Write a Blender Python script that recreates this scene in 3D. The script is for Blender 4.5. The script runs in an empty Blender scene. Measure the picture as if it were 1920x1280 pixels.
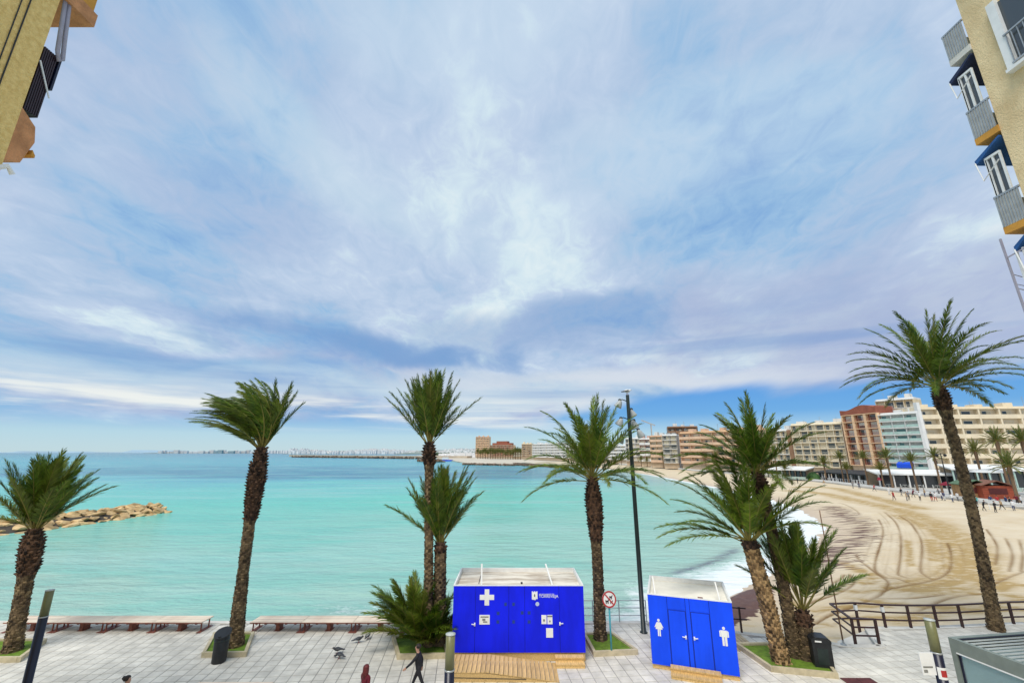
import bpy, bmesh, math, random
import numpy as np
from mathutils import Vector, Matrix
R = math.radians
random.seed(7); rng = np.random.default_rng(11)
SC = bpy.context.scene; COL = SC.collection
# ------------------------------------------------------------------ camera
H = 9.0                                  # eye height: second-floor terrace
FPX = 795.0; PITCH = math.atan(208/795)
cam_d = bpy.data.cameras.new('camera'); cam_d.sensor_width = 36; cam_d.lens = FPX*36/1920
cam_d.clip_start = 0.1; cam_d.clip_end = 60000
cam = bpy.data.objects.new('camera', cam_d); COL.objects.link(cam)
cam.location = (0, 0, H); cam.rotation_euler = (math.pi/2 + PITCH, 0, 0)
SC.camera = cam
CP, SP = math.cos(PITCH), math.sin(PITCH)
def _ray(x, y):
    u = (x-960)/FPX; v = (640-y)/FPX
    return (u, CP - v*SP, SP + v*CP)
def at(x, y, z=0.0):                     # where the sight line through a photo point meets height z
    r = _ray(x, y); t = (z-H)/r[2]
    return Vector((r[0]*t, r[1]*t, z))
def atY(x, y, Y):                        # where it meets the upright plane at distance Y
    r = _ray(x, y); t = Y/r[1]
    return Vector((r[0]*t, Y, H + r[2]*t))
# ------------------------------------------------------------------ sky and sun
SUN_EL, SUN_AZ = 58, 206                 # azimuth of the sun, clockwise from +Y
SC.view_settings.view_transform = 'Standard'; SC.view_settings.look = 'None'
SC.view_settings.exposure = 0.08; SC.view_settings.gamma = 1.0
SC.view_settings.use_curve_mapping = False
def lin(r, g, b):
    f = lambda c: (c/255/12.92) if c/255 <= .04045 else ((c/255+.055)/1.055)**2.4
    return (f(r), f(g), f(b))
class NT:
    def __init__(s, tree): s.t = tree; s.n = tree.nodes; s.l = tree.links
    def new(s, typ, **kw):
        n = s.n.new(typ)
        for k, v in kw.items(): setattr(n, k, v)
        return n
    def put(s, sock, val):
        if hasattr(val, 'is_output') or isinstance(val, bpy.types.NodeSocket): s.l.new(val, sock)
        elif isinstance(val, (tuple, list)) and len(val) == 3 and sock.type == 'RGBA': sock.default_value = (*val, 1)
        else: sock.default_value = val
    def math(s, op, a, b=None, c=None, clamp=False):
        n = s.new('ShaderNodeMath', operation=op, use_clamp=clamp)
        for i, q in enumerate((a, b, c)):
            if q is not None: s.put(n.inputs[i], q)
        return n.outputs[0]
    def vmath(s, op, a, b=None):
        n = s.new('ShaderNodeVectorMath', operation=op); s.put(n.inputs[0], a)
        if b is not None: s.put(n.inputs[1], b)
        return n.outputs[0]
    def mix(s, f, a, b, blend='MIX'):
        n = s.new('ShaderNodeMix', data_type='RGBA', blend_type=blend)
        s.put(n.inputs[0], f); s.put(n.inputs[6], a); s.put(n.inputs[7], b)
        return n.outputs[2]
    def ramp(s, f, stops, interp='LINEAR'):
        n = s.new('ShaderNodeValToRGB'); e = n.color_ramp; e.interpolation = interp
        while len(e.elements) < len(stops): e.elements.new(0.5)
        for el, (p, c) in zip(e.elements, stops):
            el.position = p; el.color = (*c, 1) if isinstance(c, (tuple, list)) else (c, c, c, 1)
        s.put(n.inputs[0], f); return n.outputs[0]
    def smooth(s, x, a, b):
        n = s.new('ShaderNodeMapRange', interpolation_type='SMOOTHSTEP')
        s.put(n.inputs[0], x); n.inputs[1].default_value = a; n.inputs[2].default_value = b
        return n.outputs[0]
    def noise(s, vec, scale, detail=4, rough=.5, dist=0.0, out=0):
        n = s.new('ShaderNodeTexNoise'); s.put(n.inputs['Vector'], vec)
        n.inputs['Scale'].default_value = scale; n.inputs['Detail'].default_value = detail
        n.inputs['Roughness'].default_value = rough; n.inputs['Distortion'].default_value = dist
        return n.outputs[out]
    def mapping(s, vec, loc=(0,0,0), rot=(0,0,0), scale=(1,1,1)):
        n = s.new('ShaderNodeMapping'); s.put(n.inputs[0], vec)
        n.inputs[1].default_value = loc; n.inputs[2].default_value = rot; n.inputs[3].default_value = scale
        return n.outputs[0]

W = bpy.data.worlds.new('World'); SC.world = W; W.use_nodes = True
W.node_tree.nodes.clear(); t = NT(W.node_tree)
sky = t.new('ShaderNodeTexSky', sky_type='NISHITA'); sky.sun_disc = False
sky.sun_elevation = R(SUN_EL); sky.sun_rotation = R(SUN_AZ); sky.air_density = 1.0; sky.dust_density = 0.6; sky.ozone_density = 2.0
tc = t.new('ShaderNodeTexCoord').outputs['Generated']
sx = t.new('ShaderNodeSeparateXYZ'); t.put(sx.inputs[0], tc)
dx, dy, dz = sx.outputs
zc = t.math('MAXIMUM', dz, 0.0)
den = t.math('ADD', zc, 0.20)
px = t.math('DIVIDE', dx, den); py = t.math('DIVIDE', dy, den)
cb = t.new('ShaderNodeCombineXYZ'); t.put(cb.inputs[0], px); t.put(cb.inputs[1], py)
P = cb.outputs[0]                        # a flat cloud deck seen in perspective
S10 = lambda c: tuple(10*q for q in lin(*c))
# clear sky behind the deck
clear = t.ramp(t.math('MULTIPLY', zc, 1.0), [(0.0, S10((206,232,242))), (0.035, S10((188,225,245))), (0.08, S10((92,170,238))), (0.16, S10((70,150,236))), (0.5, S10((84,140,225))), (1.0, S10((70,120,210)))])
clear = t.mix(0.2, clear, sky.outputs[0])
azr = t.math('DIVIDE', dx, t.math('MAXIMUM', dy, 0.05))
# cloud deck
warp = t.noise(P, 0.7, 3, .5, 0, 1)
Pw = t.vmath('ADD', P, t.vmath('MULTIPLY', t.vmath('SUBTRACT', warp, (0.5,0.5,0.5)), (0.9,0.9,0.0)))
big = t.noise(t.mapping(Pw, (3.1,0.6,0), (0,0,R(38)), (0.85,0.70,1)), 1.0, 5, .50, .6)
mid = t.noise(t.mapping(Pw, (7.7,2.3,0), (0,0,R(-40)), (2.0,1.7,1)), 1.0, 6, .52, .5)
fine = t.noise(t.mapping(P, (1.2,4.0,0), (0,0,R(-50)), (8.5,5.5,1)), 1.6, 6, .62, .8)
den_ = t.math('ADD', t.math('MULTIPLY', big, .54), t.math('ADD', t.math('MULTIPLY', mid, .33), t.math('MULTIPLY', fine, .15)))
lowness = t.smooth(zc, 0.42, 0.06)       # 1 near the horizon
den2 = t.math('SUBTRACT', den_, t.math('MULTIPLY', lowness, 0.025))
deck = t.ramp(den2, [(0.34, S10((134,178,224))), (0.42, S10((160,196,231))), (0.47, S10((180,202,231))), (0.53, S10((198,214,238))), (0.575, S10((217,234,245))), (0.64, S10((240,248,250)))])
# greyer, violet underside patches
und = t.smooth(t.noise(t.mapping(Pw, (11.3,5.1,0), (0,0,R(40)), (0.7,0.4,1)), 1.0, 5, .55), .47, .66)
deck = t.mix(t.math('MULTIPLY', und, .75), deck, S10((176,186,219)))
# heavier cloud masses and brighter veils seen in this part of the sky
azw = t.math('ADD', azr, t.math('MULTIPLY', t.math('SUBTRACT', mid, .5), .8)); zcw = t.math('ADD', zc, t.math('MULTIPLY', t.math('SUBTRACT', big, .5), .25))
def mass(a0, z0_, wa, wz, tilt=0.0):
    a_ = t.math('DIVIDE', t.math('SUBTRACT', azw, a0), wa); z_ = t.math('DIVIDE', t.math('SUBTRACT', t.math('SUBTRACT', zcw, z0_), t.math('MULTIPLY', t.math('SUBTRACT', azw, a0), tilt)), wz)
    return t.smooth(t.math('ADD', t.math('MULTIPLY', a_, a_), t.math('MULTIPLY', z_, z_)), 1.7, 0.0)
for a0, z0_, wa, wz, tl, k_, cc in ((.10,.29,.30,.060,0,.62,(140,170,215)),(-.32,.225,.34,.040,0,.85,(120,162,214)),(.72,.27,.30,.05,-.1,.35,(164,182,218)),(-.75,.42,.30,.07,0,.35,(164,184,222)),(.05,.145,.5,.045,0,.7,(216,225,236)),(-.95,.15,.6,.035,0,.6,(150,192,228)),(-.6,.115,.9,.03,0,.6,(200,222,238)),
                                    (-.18,.50,.42,.07,-.18,.22,(216,236,246)),(-.62,.56,.34,.06,-.2,.35,(214,232,244)),(.55,.56,.5,.09,0,.45,(214,232,247)),(.45,.155,.40,.04,0,.6,(226,230,240)),(-.15,.80,.6,.12,0,.40,(210,230,246))):
    deck = t.mix(t.math('MULTIPLY', mass(a0, z0_, wa, wz, tl), k_), deck, S10(cc))
# deck breaks up over the sea horizon: higher on the right than on the left
edge = t.math('ADD', t.math('MULTIPLY', t.smooth(azr, -0.05, 0.42), 0.062), 0.058)
edge = t.math('ADD', edge, t.math('MULTIPLY', t.math('SUBTRACT', t.noise(t.mapping(P, (0,0,0), (0,0,0), (.8,.25,1)), 1.0, 5, .6), .5), 0.10))
deckmask = t.smooth(t.math('SUBTRACT', zc, edge), -0.012, 0.022)
thin = t.smooth(den_, 0.30, 0.46)
cover = t.math('MULTIPLY', deckmask, t.math('ADD', t.math('MULTIPLY', thin, .35), .65))
skyc = t.mix(cover, clear, deck)
# bright level streaks low over the water and blue-grey bands above them
cs = t.new('ShaderNodeCombineXYZ'); t.put(cs.inputs[0], t.math('MULTIPLY', azr, 1.3)); t.put(cs.inputs[1], t.math('MULTIPLY', zc, 26.0))
strk = t.noise(cs.outputs[0], 1.0, 6, .55, .2)
band = t.math('MULTIPLY', t.smooth(zc, 0.035, 0.07), t.smooth(zc, 0.14, 0.095))
skyc = t.mix(t.math('MULTIPLY', band, t.math('MULTIPLY', t.smooth(strk, .46, .62), t.smooth(azr, 0.30, -0.05))), skyc, S10((244,246,244)))
cs2 = t.new('ShaderNodeCombineXYZ'); t.put(cs2.inputs[0], t.math('ADD', t.math('MULTIPLY', azr, 0.8), 4.2)); t.put(cs2.inputs[1], t.math('MULTIPLY', zc, 13.0))
strk2 = t.noise(cs2.outputs[0], 1.0, 5, .5, .3)
band2 = t.math('MULTIPLY', t.smooth(zc, 0.09, 0.14), t.smooth(zc, 0.36, 0.17))
skyc = t.mix(t.math('MULTIPLY', band2, t.math('MULTIPLY', t.smooth(strk2, .50, .66), .5)), skyc, S10((110,154,212)))
skyc = t.mix(1.0, skyc, (.89,.91,.905), 'MULTIPLY')
bgn = t.new('ShaderNodeBackground'); t.put(bgn.inputs[0], skyc); bgn.inputs[1].default_value = 0.1
wo = t.new('ShaderNodeOutputWorld'); t.l.new(bgn.outputs[0], wo.inputs[0])

sun_d = bpy.data.lights.new('sun', 'SUN'); sun_d.energy = 2.9; sun_d.angle = R(30); sun_d.color = (1, .955, .88)
sun = bpy.data.objects.new('sun', sun_d); COL.objects.link(sun)
sd = Vector((math.sin(R(SUN_AZ))*math.cos(R(SUN_EL)), math.cos(R(SUN_AZ))*math.cos(R(SUN_EL)), math.sin(R(SUN_EL))))
sun.rotation_euler = sd.to_track_quat('Z', 'Y').to_euler(); sun.location = sd*100
# ------------------------------------------------------------------ materials
MATS = {}
def mat(name, c, rough=.65, var=.18, scale=2.0, bump=0.0, bscale=None, spec=.4, metal=0.0, rnd=0.0, c2=None, detail=5, aniso=None, transl=0.0, world=False):
    if name in MATS: return MATS[name]
    m = bpy.data.materials.new(name); m.use_nodes = True; m.node_tree.nodes.clear(); t = NT(m.node_tree)
    out = t.new('ShaderNodeOutputMaterial'); b = t.new('ShaderNodeBsdfPrincipled')
    b.inputs['Roughness'].default_value = rough; b.inputs['Metallic'].default_value = metal
    b.inputs['Specular IOR Level'].default_value = spec
    co = t.new('ShaderNodeNewGeometry').outputs['Position'] if world else t.new('ShaderNodeTexCoord').outputs['Object']
    if aniso: co = t.mapping(co, scale=aniso)
    n = t.noise(co, scale, detail, .6)
    d = c2 if c2 else tuple(q*(1-var) for q in c); u = c if c2 else tuple(min(1, q*(1+var*.6)) for q in c)
    col = t.mix(t.smooth(n, .3, .7), d, u)
    if world: col = t.mix(1.0, col, t.math('ADD', .86, t.math('MULTIPLY', t.smooth(t.noise(co, .22, 7, .68, .6), .36, .56), .17)), 'MULTIPLY')
    if rnd:
        oi = t.new('ShaderNodeObjectInfo').outputs['Random']; ri = t.new('ShaderNodeNewGeometry').outputs['Random Per Island']
        fr = t.math('FRACT', t.math('ADD', oi, ri))
        k = t.math('ADD', t.math('MULTIPLY', fr, 2*rnd), 1-rnd)
        col = t.mix(1.0, col, k, 'MULTIPLY')
    t.l.new(col, b.inputs['Base Color'])
    if bump:
        bn = t.new('ShaderNodeBump'); bn.inputs['Strength'].default_value = bump; bn.inputs['Distance'].default_value = .05
        t.l.new(t.noise(co, bscale or scale*6, 4, .6), bn.inputs['Height']); t.l.new(bn.outputs[0], b.inputs['Normal'])
    if transl: col = t.mix(t.math('MULTIPLY', t.math('POWER', t.new('ShaderNodeObjectInfo').outputs['Random'], 3.0), .5), col, (.19,.175,.025)); t.l.new(col, b.inputs['Base Color'])
    if transl:
        tr = t.new('ShaderNodeBsdfTranslucent'); t.l.new(col, tr.inputs[0]); mx = t.new('ShaderNodeMixShader'); mx.inputs[0].default_value = transl
        t.l.new(b.outputs[0], mx.inputs[1]); t.l.new(tr.outputs[0], mx.inputs[2]); t.l.new(mx.outputs[0], out.inputs[0])
    else: t.l.new(b.outputs[0], out.inputs[0])
    MATS[name] = m; return m
def glass_mat(name, c, rough=.05):
    if name in MATS: return MATS[name]
    m = bpy.data.materials.new(name); m.use_nodes = True; b = m.node_tree.nodes['Principled BSDF']
    b.inputs['Base Color'].default_value = (*c, 1); b.inputs['Roughness'].default_value = rough; b.inputs['Specular IOR Level'].default_value = .8
    MATS[name] = m; return m
M_tile = mat('paving tile', (.67,.635,.56), .75, .16, 1.6, .25, 30, rnd=.08, world=True)
M_grout = mat('grout', (.50,.475,.43), .9, .5, .22, c2=(.22,.21,.195))
M_conc = mat('pale concrete', (.66,.63,.57), .85, .18, .9, .3, 14)
M_kerb = mat('cream kerb stone', (.55,.47,.31), .8, .2, 3, .3, 25)
M_turf = mat('artificial turf', (.16,.27,.022), .9, .3, 5, .8, 90)
M_wood = mat('yellow deck wood', (.68,.45,.18), .6, .25, 2.2, .2, 40, rnd=.13, aniso=(9,1,9))
M_bench = mat('weathered bench wood', (.86,.74,.58), .7, .3, 1.8, .3, 30, rnd=.14, c2=(.66,.50,.38), aniso=(1,9,9))
M_rust = mat('red oxide steel', (.22,.07,.045), .6, .35, 6)
M_black = mat('black metal', (.018,.02,.022), .45, .3, 4)
M_lampgreen = mat('dark green painted steel', (.02,.032,.03), .4, .2, 3)
M_blue = mat('blue vinyl cladding', (.004,.013,.80), .5, .22, 1.0, .10, 3, spec=.2, aniso=(1,1,.3))
M_blue2 = mat('bright blue cladding', (.006,.075,.92), .5, .16, 1.0, .10, 3, spec=.2, aniso=(1,1,.3))
M_white = mat('white paint', (.80,.80,.78), .5, .08, 2)
M_roofw = mat('dirty white roof membrane', (.84,.78,.67), .8, .3, 1.1, .1, 9, c2=(.42,.34,.26), aniso=(.6,2.0,1))
M_roofc = mat('cream roof membrane', (.86,.81,.70), .8, .12, .9)
M_galv = mat('galvanised rail', (.42,.44,.45), .45, .15, 5, metal=.6)
M_brownrail = mat('dark red brown rail', (.050,.020,.018), .5, .3, 4)
M_turq = mat('turquoise pole paint', (.07,.36,.42), .5, .15, 3)
M_signred = mat('red sign paint', (.45,.03,.03), .5, .15, 4)
M_dark = mat('dark print', (.03,.03,.035), .6, .2, 5)
M_olive = mat('olive lamp diffuser', (.17,.17,.075), .35, .2, 2)
M_navy = mat('navy lacquer', (.008,.010,.030), .3, .2, 2)
M_trunk = mat('palm trunk', (.21,.145,.075), .9, .5, 3.5, .6, 25, rnd=.6, c2=(.060,.038,.021))
M_trunkold = mat('tan palm trunk', (.36,.235,.11), .9, .5, 3.5, .6, 25, rnd=.8, c2=(.12,.07,.03))
M_boot = mat('cut palm boots', (.125,.066,.036), .9, .5, 5, .6, 25, rnd=.85, c2=(.028,.016,.011))
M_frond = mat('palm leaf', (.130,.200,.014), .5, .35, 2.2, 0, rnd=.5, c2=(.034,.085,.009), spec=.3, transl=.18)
M_frond2 = mat('palm leaf with painted sunlight', (.185,.265,.018), .5, .35, 2.2, 0, rnd=.5, c2=(.046,.110,.011), spec=.3, transl=.2)  # brighter copy of the palm leaf, sunlight put into its colour
M_rachis = mat('palm rachis', (.24,.20,.045), .6, .2, 4)
M_rock = mat('sandstone boulder', (.66,.47,.24), .9, .35, .9, .9, 4, rnd=.28, c2=(.36,.23,.10), detail=8)
M_rockdark = mat('dark rock core', (.07,.055,.04), .8, .4, 1)  # dark tone for the core beneath the boulders
M_stucco = mat('ochre stucco', (.95,.69,.27), .95, .22, 7.0, 1.0, 16, c2=(.76,.51,.17), detail=10)
M_stuccoR = mat('sand stucco', (.90,.71,.42), .95, .14, .9, .8, 18, c2=(.70,.52,.28), detail=10)
M_terra = mat('terracotta render', (.58,.27,.12), .9, .25, 2.5, .5, 18)
M_orange = mat('orange balcony edge', (.62,.30,.05), .8, .15, 2)
M_shutter = mat('dark maroon shutter', (.03,.014,.02), .45, .2, 4)
M_pipe = mat('grey pvc pipe', (.36,.34,.40), .5, .12, 3)
M_bluefab = mat('blue awning fabric', (.02,.10,.30), .8, .2, 4)
M_navyfab = mat('navy awning fabric', (.018,.03,.08), .8, .2, 4)
M_royal = mat('royal blue awning', (.01,.08,.62), .8, .1, 3)
M_pane = glass_mat('window glass', (.05,.065,.075))
M_panelt = glass_mat('tinted glass', (.035,.05,.045))
M_curtain = mat('white roller shutter', (.62,.60,.56), .7, .1, 3)
M_grn = mat('grey green aluminium', (.20,.235,.205), .45, .12, 3)
M_louv = mat('silver louvre', (.46,.49,.47), .4, .1, 3)
# ------------------------------------------------------------------ mesh helper
class MB:
    def __init__(s): s.v = []; s.f = []; s.m = []
    def add(s, vs, fs, mi=0):
        k = len(s.v); s.v += [tuple(p) for p in vs]; s.f += [tuple(i+k for i in f) for f in fs]; s.m += [mi]*len(fs); return s
    def box(s, c, d, rz=0.0, mi=0, M=None):
        x, y, z = (q/2 for q in d)
        vs = [Vector((a*x, b*y, e*z)) for e in (-1,1) for b in (-1,1) for a in (-1,1)]
        if M is None: M = Matrix.Rotation(rz, 3, 'Z')
        vs = [M @ p + Vector(c) for p in vs]
        return s.add(vs, [(0,2,3,1),(4,5,7,6),(0,1,5,4),(2,6,7,3),(0,4,6,2),(1,3,7,5)], mi)
    def bbox(s, lo, hi, mi=0):
        return s.box([(a+b)/2 for a, b in zip(lo, hi)], [b-a for a, b in zip(lo, hi)], 0, mi)
    def bar(s, p0, p1, w, h=None, mi=0, up=(0,0,1)):
        p0, p1 = Vector(p0), Vector(p1); d = (p1-p0); L = d.length; d.normalize(); up = Vector(up)
        if abs(d.dot(up)) > .97: up = Vector((0,1,0))
        a = d.cross(up).normalized(); b = a.cross(d)
        M = Matrix((a, d, b)).transposed()
        return s.box((p0+p1)/2, (w, L, h or w), 0, mi, M)
    def tube(s, pts, r, n=8, mi=0, caps=True):
        pts = [Vector(p) for p in pts]; N = len(pts)
        rs = r if isinstance(r, (list, tuple)) else [r]*N
        ref = None; vs = []; fs = []
        for i, p in enumerate(pts):
            d = (pts[min(i+1, N-1)] - pts[max(i-1, 0)]).normalized()
            if ref is None: ref = Vector((1,0,0)) if abs(d.x) < .9 else Vector((0,1,0))
            a = (ref - d*ref.dot(d)).normalized(); b = d.cross(a); ref = a
            for k in range(n):
                q = 2*math.pi*k/n; vs.append(p + (a*math.cos(q) + b*math.sin(q))*rs[i])
        for i in range(N-1):
            for k in range(n):
                k2 = (k+1) % n; fs.append((i*n+k, i*n+k2, (i+1)*n+k2, (i+1)*n+k))
        if caps: fs.append(tuple(range(n-1, -1, -1))); fs.append(tuple((N-1)*n+k for k in range(n)))
        return s.add(vs, fs, mi)
    def lathe(s, prof, n=16, c=(0,0,0), mi=0):
        return s.tube([(c[0], c[1], c[2]+z) for r_, z in prof], [r_ for r_, z in prof], n, mi)
    def prism(s, poly, z0, z1, mi=0):
        n = len(poly); vs = [(x, y, z0) for x, y in poly] + [(x, y, z1) for x, y in poly]
        fs = [tuple(range(n-1, -1, -1)), tuple(range(n, 2*n))] + [(i, (i+1) % n, n+(i+1) % n, n+i) for i in range(n)]
        return s.add(vs, fs, mi)
    def slabXZ(s, poly, y0, y1, mi=0):   # outline in the XZ plane, given a thickness in Y
        n = len(poly); vs = [(x, y0, z) for x, z in poly] + [(x, y1, z) for x, z in poly]
        fs = [tuple(range(n)), tuple(range(2*n-1, n-1, -1))] + [(i, n+i, n+(i+1) % n, (i+1) % n) for i in range(n)]
        return s.add(vs, fs, mi)
    def mesh(s, name, mats):
        me = bpy.data.meshes.new(name); me.from_pydata(s.v, [], s.f)
        for m in (mats if isinstance(mats, (list, tuple)) else [mats]): me.materials.append(m)
        if any(s.m): me.polygons.foreach_set('material_index', s.m)
        me.update(); return me
    def build(s, name, mats, parent=None, smooth=False, loc=None, label=None, rz=0):
        me = s.mesh(name, mats)
        if smooth: me.polygons.foreach_set('use_smooth', [True]*len(me.polygons))
        return link(name, me, parent, loc, rz, label)
def link(name, me, parent=None, loc=None, rz=0, label=None):
    o = bpy.data.objects.new(name, me); COL.objects.link(o)
    if loc is not None: o.location = loc
    if rz: o.rotation_euler = (0, 0, rz)
    if parent: o.parent = parent
    if label: o['label'] = label
    return o
def tag(o, label, cat, group=None, kind=None):
    if label: o['label'] = label
    if cat: o['category'] = cat
    if group: o['group'] = group
    if kind: o['kind'] = kind
    return o
def thing(name, label, cat, loc=(0,0,0), rz=0, group=None):
    o = link(name, None, None, loc, rz); o.empty_display_size = .3
    return tag(o, label, cat, group)
def dup(root, loc, rz=0, label=None, group=None, sc=1.0):
    r = root.copy(); COL.objects.link(r); r.location = loc; r.rotation_euler = (0, 0, rz); r.scale = (sc, sc, sc)
    if label: r['label'] = label
    if group: r['group'] = group
    for ch in list(root.children):
        c = ch.copy(); COL.objects.link(c); c.parent = r
        for g in list(ch.children):
            d = g.copy(); COL.objects.link(d); d.parent = c
    return r
def np_mesh(name, V, F, m, smooth=True, attrs=None):
    me = bpy.data.meshes.new(name); V = np.asarray(V, np.float32); F = np.asarray(F, np.int32); k = F.shape[1]
    me.vertices.add(len(V)); me.vertices.foreach_set('co', V.ravel())
    me.loops.add(F.size); me.loops.foreach_set('vertex_index', F.ravel())
    me.polygons.add(len(F)); me.polygons.foreach_set('loop_start', np.arange(len(F), dtype=np.int32)*k)
    if smooth: me.polygons.foreach_set('use_smooth', np.ones(len(F), bool))
    me.update(calc_edges=True); me.materials.append(m)
    for nm, a in (attrs or {}).items():
        at_ = me.attributes.new(nm, 'FLOAT', 'POINT'); at_.data.foreach_set('value', np.asarray(a, np.float32))
    return me
def grid_faces(nx, ny):
    i = np.arange(nx-1); j = np.arange(ny-1); I, J = np.meshgrid(i, j); a = (J*nx+I).ravel()
    return np.stack([a, a+1, a+1+nx, a+nx], 1)
def polydist(X, Y, pts):
    d = np.full(X.shape, 1e9)
    for (x0, y0), (x1, y1) in zip(pts[:-1], pts[1:]):
        ex, ey = x1-x0, y1-y0; L = ex*ex+ey*ey + 1e-9
        tt = np.clip(((X-x0)*ex+(Y-y0)*ey)/L, 0, 1)
        d = np.minimum(d, np.hypot(X-x0-tt*ex, Y-y0-tt*ey))
    return d
def inside(X, Y, poly):
    r = np.zeros(X.shape, bool); n = len(poly)
    for i in range(n):
        x0, y0 = poly[i]; x1, y1 = poly[(i+1) % n]
        c = ((y0 > Y) != (y1 > Y)); xi = (x1-x0)*(Y-y0)/((y1-y0) if y1 != y0 else 1e-9)+x0
        r ^= c & (X < xi)
    return r
def smoothpath(pts, n=6):                # Catmull-Rom through 2-D points
    out = []; P_ = [pts[0]]+list(pts)+[pts[-1]]
    for i in range(1, len(P_)-2):
        p0, p1, p2, p3 = (np.array(P_[k], float) for k in (i-1, i, i+1, i+2))
        for k in range(n):
            u = k/n; out.append(tuple(.5*((2*p1)+(-p0+p2)*u+(2*p0-5*p1+4*p2-p3)*u*u+(-p0+3*p1-3*p2+p3)*u**3)))
    out.append(tuple(pts[-1])); return out
def vnoise(X, Y, s, seed=0):             # cheap smooth noise for terrain
    r = np.random.default_rng(seed); o = np.zeros(X.shape)
    for k in range(7):
        a = r.uniform(0, 6.28); f = s*r.uniform(.6, 1.8); o += np.sin((X*math.cos(a)+Y*math.sin(a))*f + r.uniform(0, 6.28) + 1.3*np.sin((Y*math.cos(a)-X*math.sin(a))*f*.6))
    return o/7
# ------------------------------------------------------------------ the setting
SEA = -1.5
SHORE = smoothpath([(-40,26.3),(4,27.0),(8.6,30.4),(12.4,32.8),(16.4,35.5),(20.0,39.0),(28.6,47.4),(38,57.5),(45.2,66.5),(52,79.6),(58.3,97.6),(62.5,126),(64.7,159),(66.8,231),(60,310),(44,390),(16,449)], 8)
EDGE = [(-90,26.5),(7.5,26.5),(11.9,25.05),(13.1,24.7),(15.5,23.85),(16.3,23.55),(17.7,23.5),(18.9,25.75),(21.3,25.7),(28,26.35),(45,28),(60,40),(84,66),(87.5,77),(90,90.3),(93.2,105.7),(95.7,118),(99.7,139),(101.5,172),(96,227),(93,320),(83,427),(60,600)]
# promenade base, then its paving tiles
pm = MB(); pm.prism(EDGE[:11] + [(60,-8),(-90,-8)], -2.2, -.012)
PROM = pm.build('promenade', [M_grout]); PROM['kind'] = 'structure'
T = .5
tile_me = MB(); 
def tile_geo(mb, x, y, z=0, ang=0.0):
    a = T/2-.018; b = a-.010; x0, y0 = x, y; x = y = 0; ca, sa = math.cos(ang), math.sin(ang)
    mb.add([(x0+p*ca-q*sa, y0+p*sa+q*ca, r_) for p, q, r_ in [(x-a,y-a,z-.014),(x+a,y-a,z-.014),(x+a,y+a,z-.014),(x-a,y+a,z-.014),(x-a,y-a,z-.006),(x+a,y-a,z-.006),(x+a,y+a,z-.006),(x-a,y+a,z-.006),(x-b,y-b,z),(x+b,y-b,z),(x+b,y+b,z),(x-b,y+b,z)]],
           [(0,1,5,4),(1,2,6,5),(2,3,7,6),(3,0,4,7),(4,5,9,8),(5,6,10,9),(6,7,11,10),(7,4,8,11),(8,9,10,11)])
tile_geo(tile_me, 0, 0); tile_mesh = tile_me.mesh('tile', M_tile)
PEDGE = EDGE[:11] + [(60,-8),(-90,-8)]
cells = []
TA = R(6); gx0, gy0 = np.meshgrid(np.arange(-62, 44, T)+T/2, np.arange(-2, 36, T)+T/2)
gx = gx0*math.cos(TA)-gy0*math.sin(TA); gy = gx0*math.sin(TA)+gy0*math.cos(TA)
ok = np.ones(gx.shape, bool)
for ax in (-.25, .25):
    for ay in (-.25, .25): ok &= inside(gx+ax, gy+ay, PEDGE)
PL = {                                   # planter outlines
 'a': [(-22.85,23.75),(-21.95,21.86),(-24.4,21.80),(-25.2,23.70)],
 'b': [(-14.06,22.31),(-12.2,22.37),(-13.15,24.54),(-15.05,24.51)],
 'c': [(-5.12,22.11),(-2.95,22.21),(-3.4,24.05),(-5.87,24.07)],
 'd': [(3.66,24.42),(5.03,24.58),(5.75,22.6),(3.78,22.39)],
 'e': [(10.78,23.24),(11.05,21.0),(13.40,20.43),(14.15,22.5),(12.9,23.3)]}
tiles_near = []; rest = MB()
for x, y in zip(gx[ok], gy[ok]):
    zc_ = y*CP - H*SP
    u_ = abs(x)/zc_*FPX; v_ = 640 + FPX*(y*SP+H*CP)/zc_
    hid = (-2.8 < x < 3.2 and 20.2 < y < 25) or (6 < x < 9.8 and 20.6 < y < 24.5) or any(inside(np.array([x]), np.array([y]), p)[0] for p in PL.values())
    vis = u_ < 960 and v_ < 1276 and not hid
    tiles_near.append((0 if vis else 1, zc_, x, y))
tiles_near.sort()
for k, (a, b, x, y) in enumerate(tiles_near):
    if k < 300:
        o = link('tile', tile_mesh, PROM, (x, y, random.uniform(-.002, .002)))
        o.rotation_euler = (random.uniform(-.004,.004), random.uniform(-.004,.004), TA)
    else: tile_geo(rest, x, y, 0, TA)
o = rest.build('paving_tiles', M_tile, PROM); o['kind'] = 'stuff'
cop = MB()                               # pale coping along the sea wall
for (x0, y0), (x1, y1) in zip(EDGE[:9], EDGE[1:10]):
    if y0 > 25.8 or x0 > 6: cop.bar((x0, y0-.14, -.03), (x1, y1-.14, -.03), .36, .12)
cop.build('sea_wall_coping', M_conc, PROM)
# far esplanade behind the beach
es = MB(); es.prism(EDGE[10:] + [(420,620),(420,-8),(60,-8)], -1.4, 0.0)
ESP = es.build('esplanade', mat('esplanade paving', (.50,.48,.44), .8, .15, .15)); ESP['kind'] = 'structure'
lw = MB()
for (x0, y0), (x1, y1) in zip(EDGE[11:-1], EDGE[12:]): lw.bar((x0+.3, y0, .2), (x1+.3, y1, .2), .35, .5)
lw.build('beach_wall', M_white, ESP)
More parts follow.
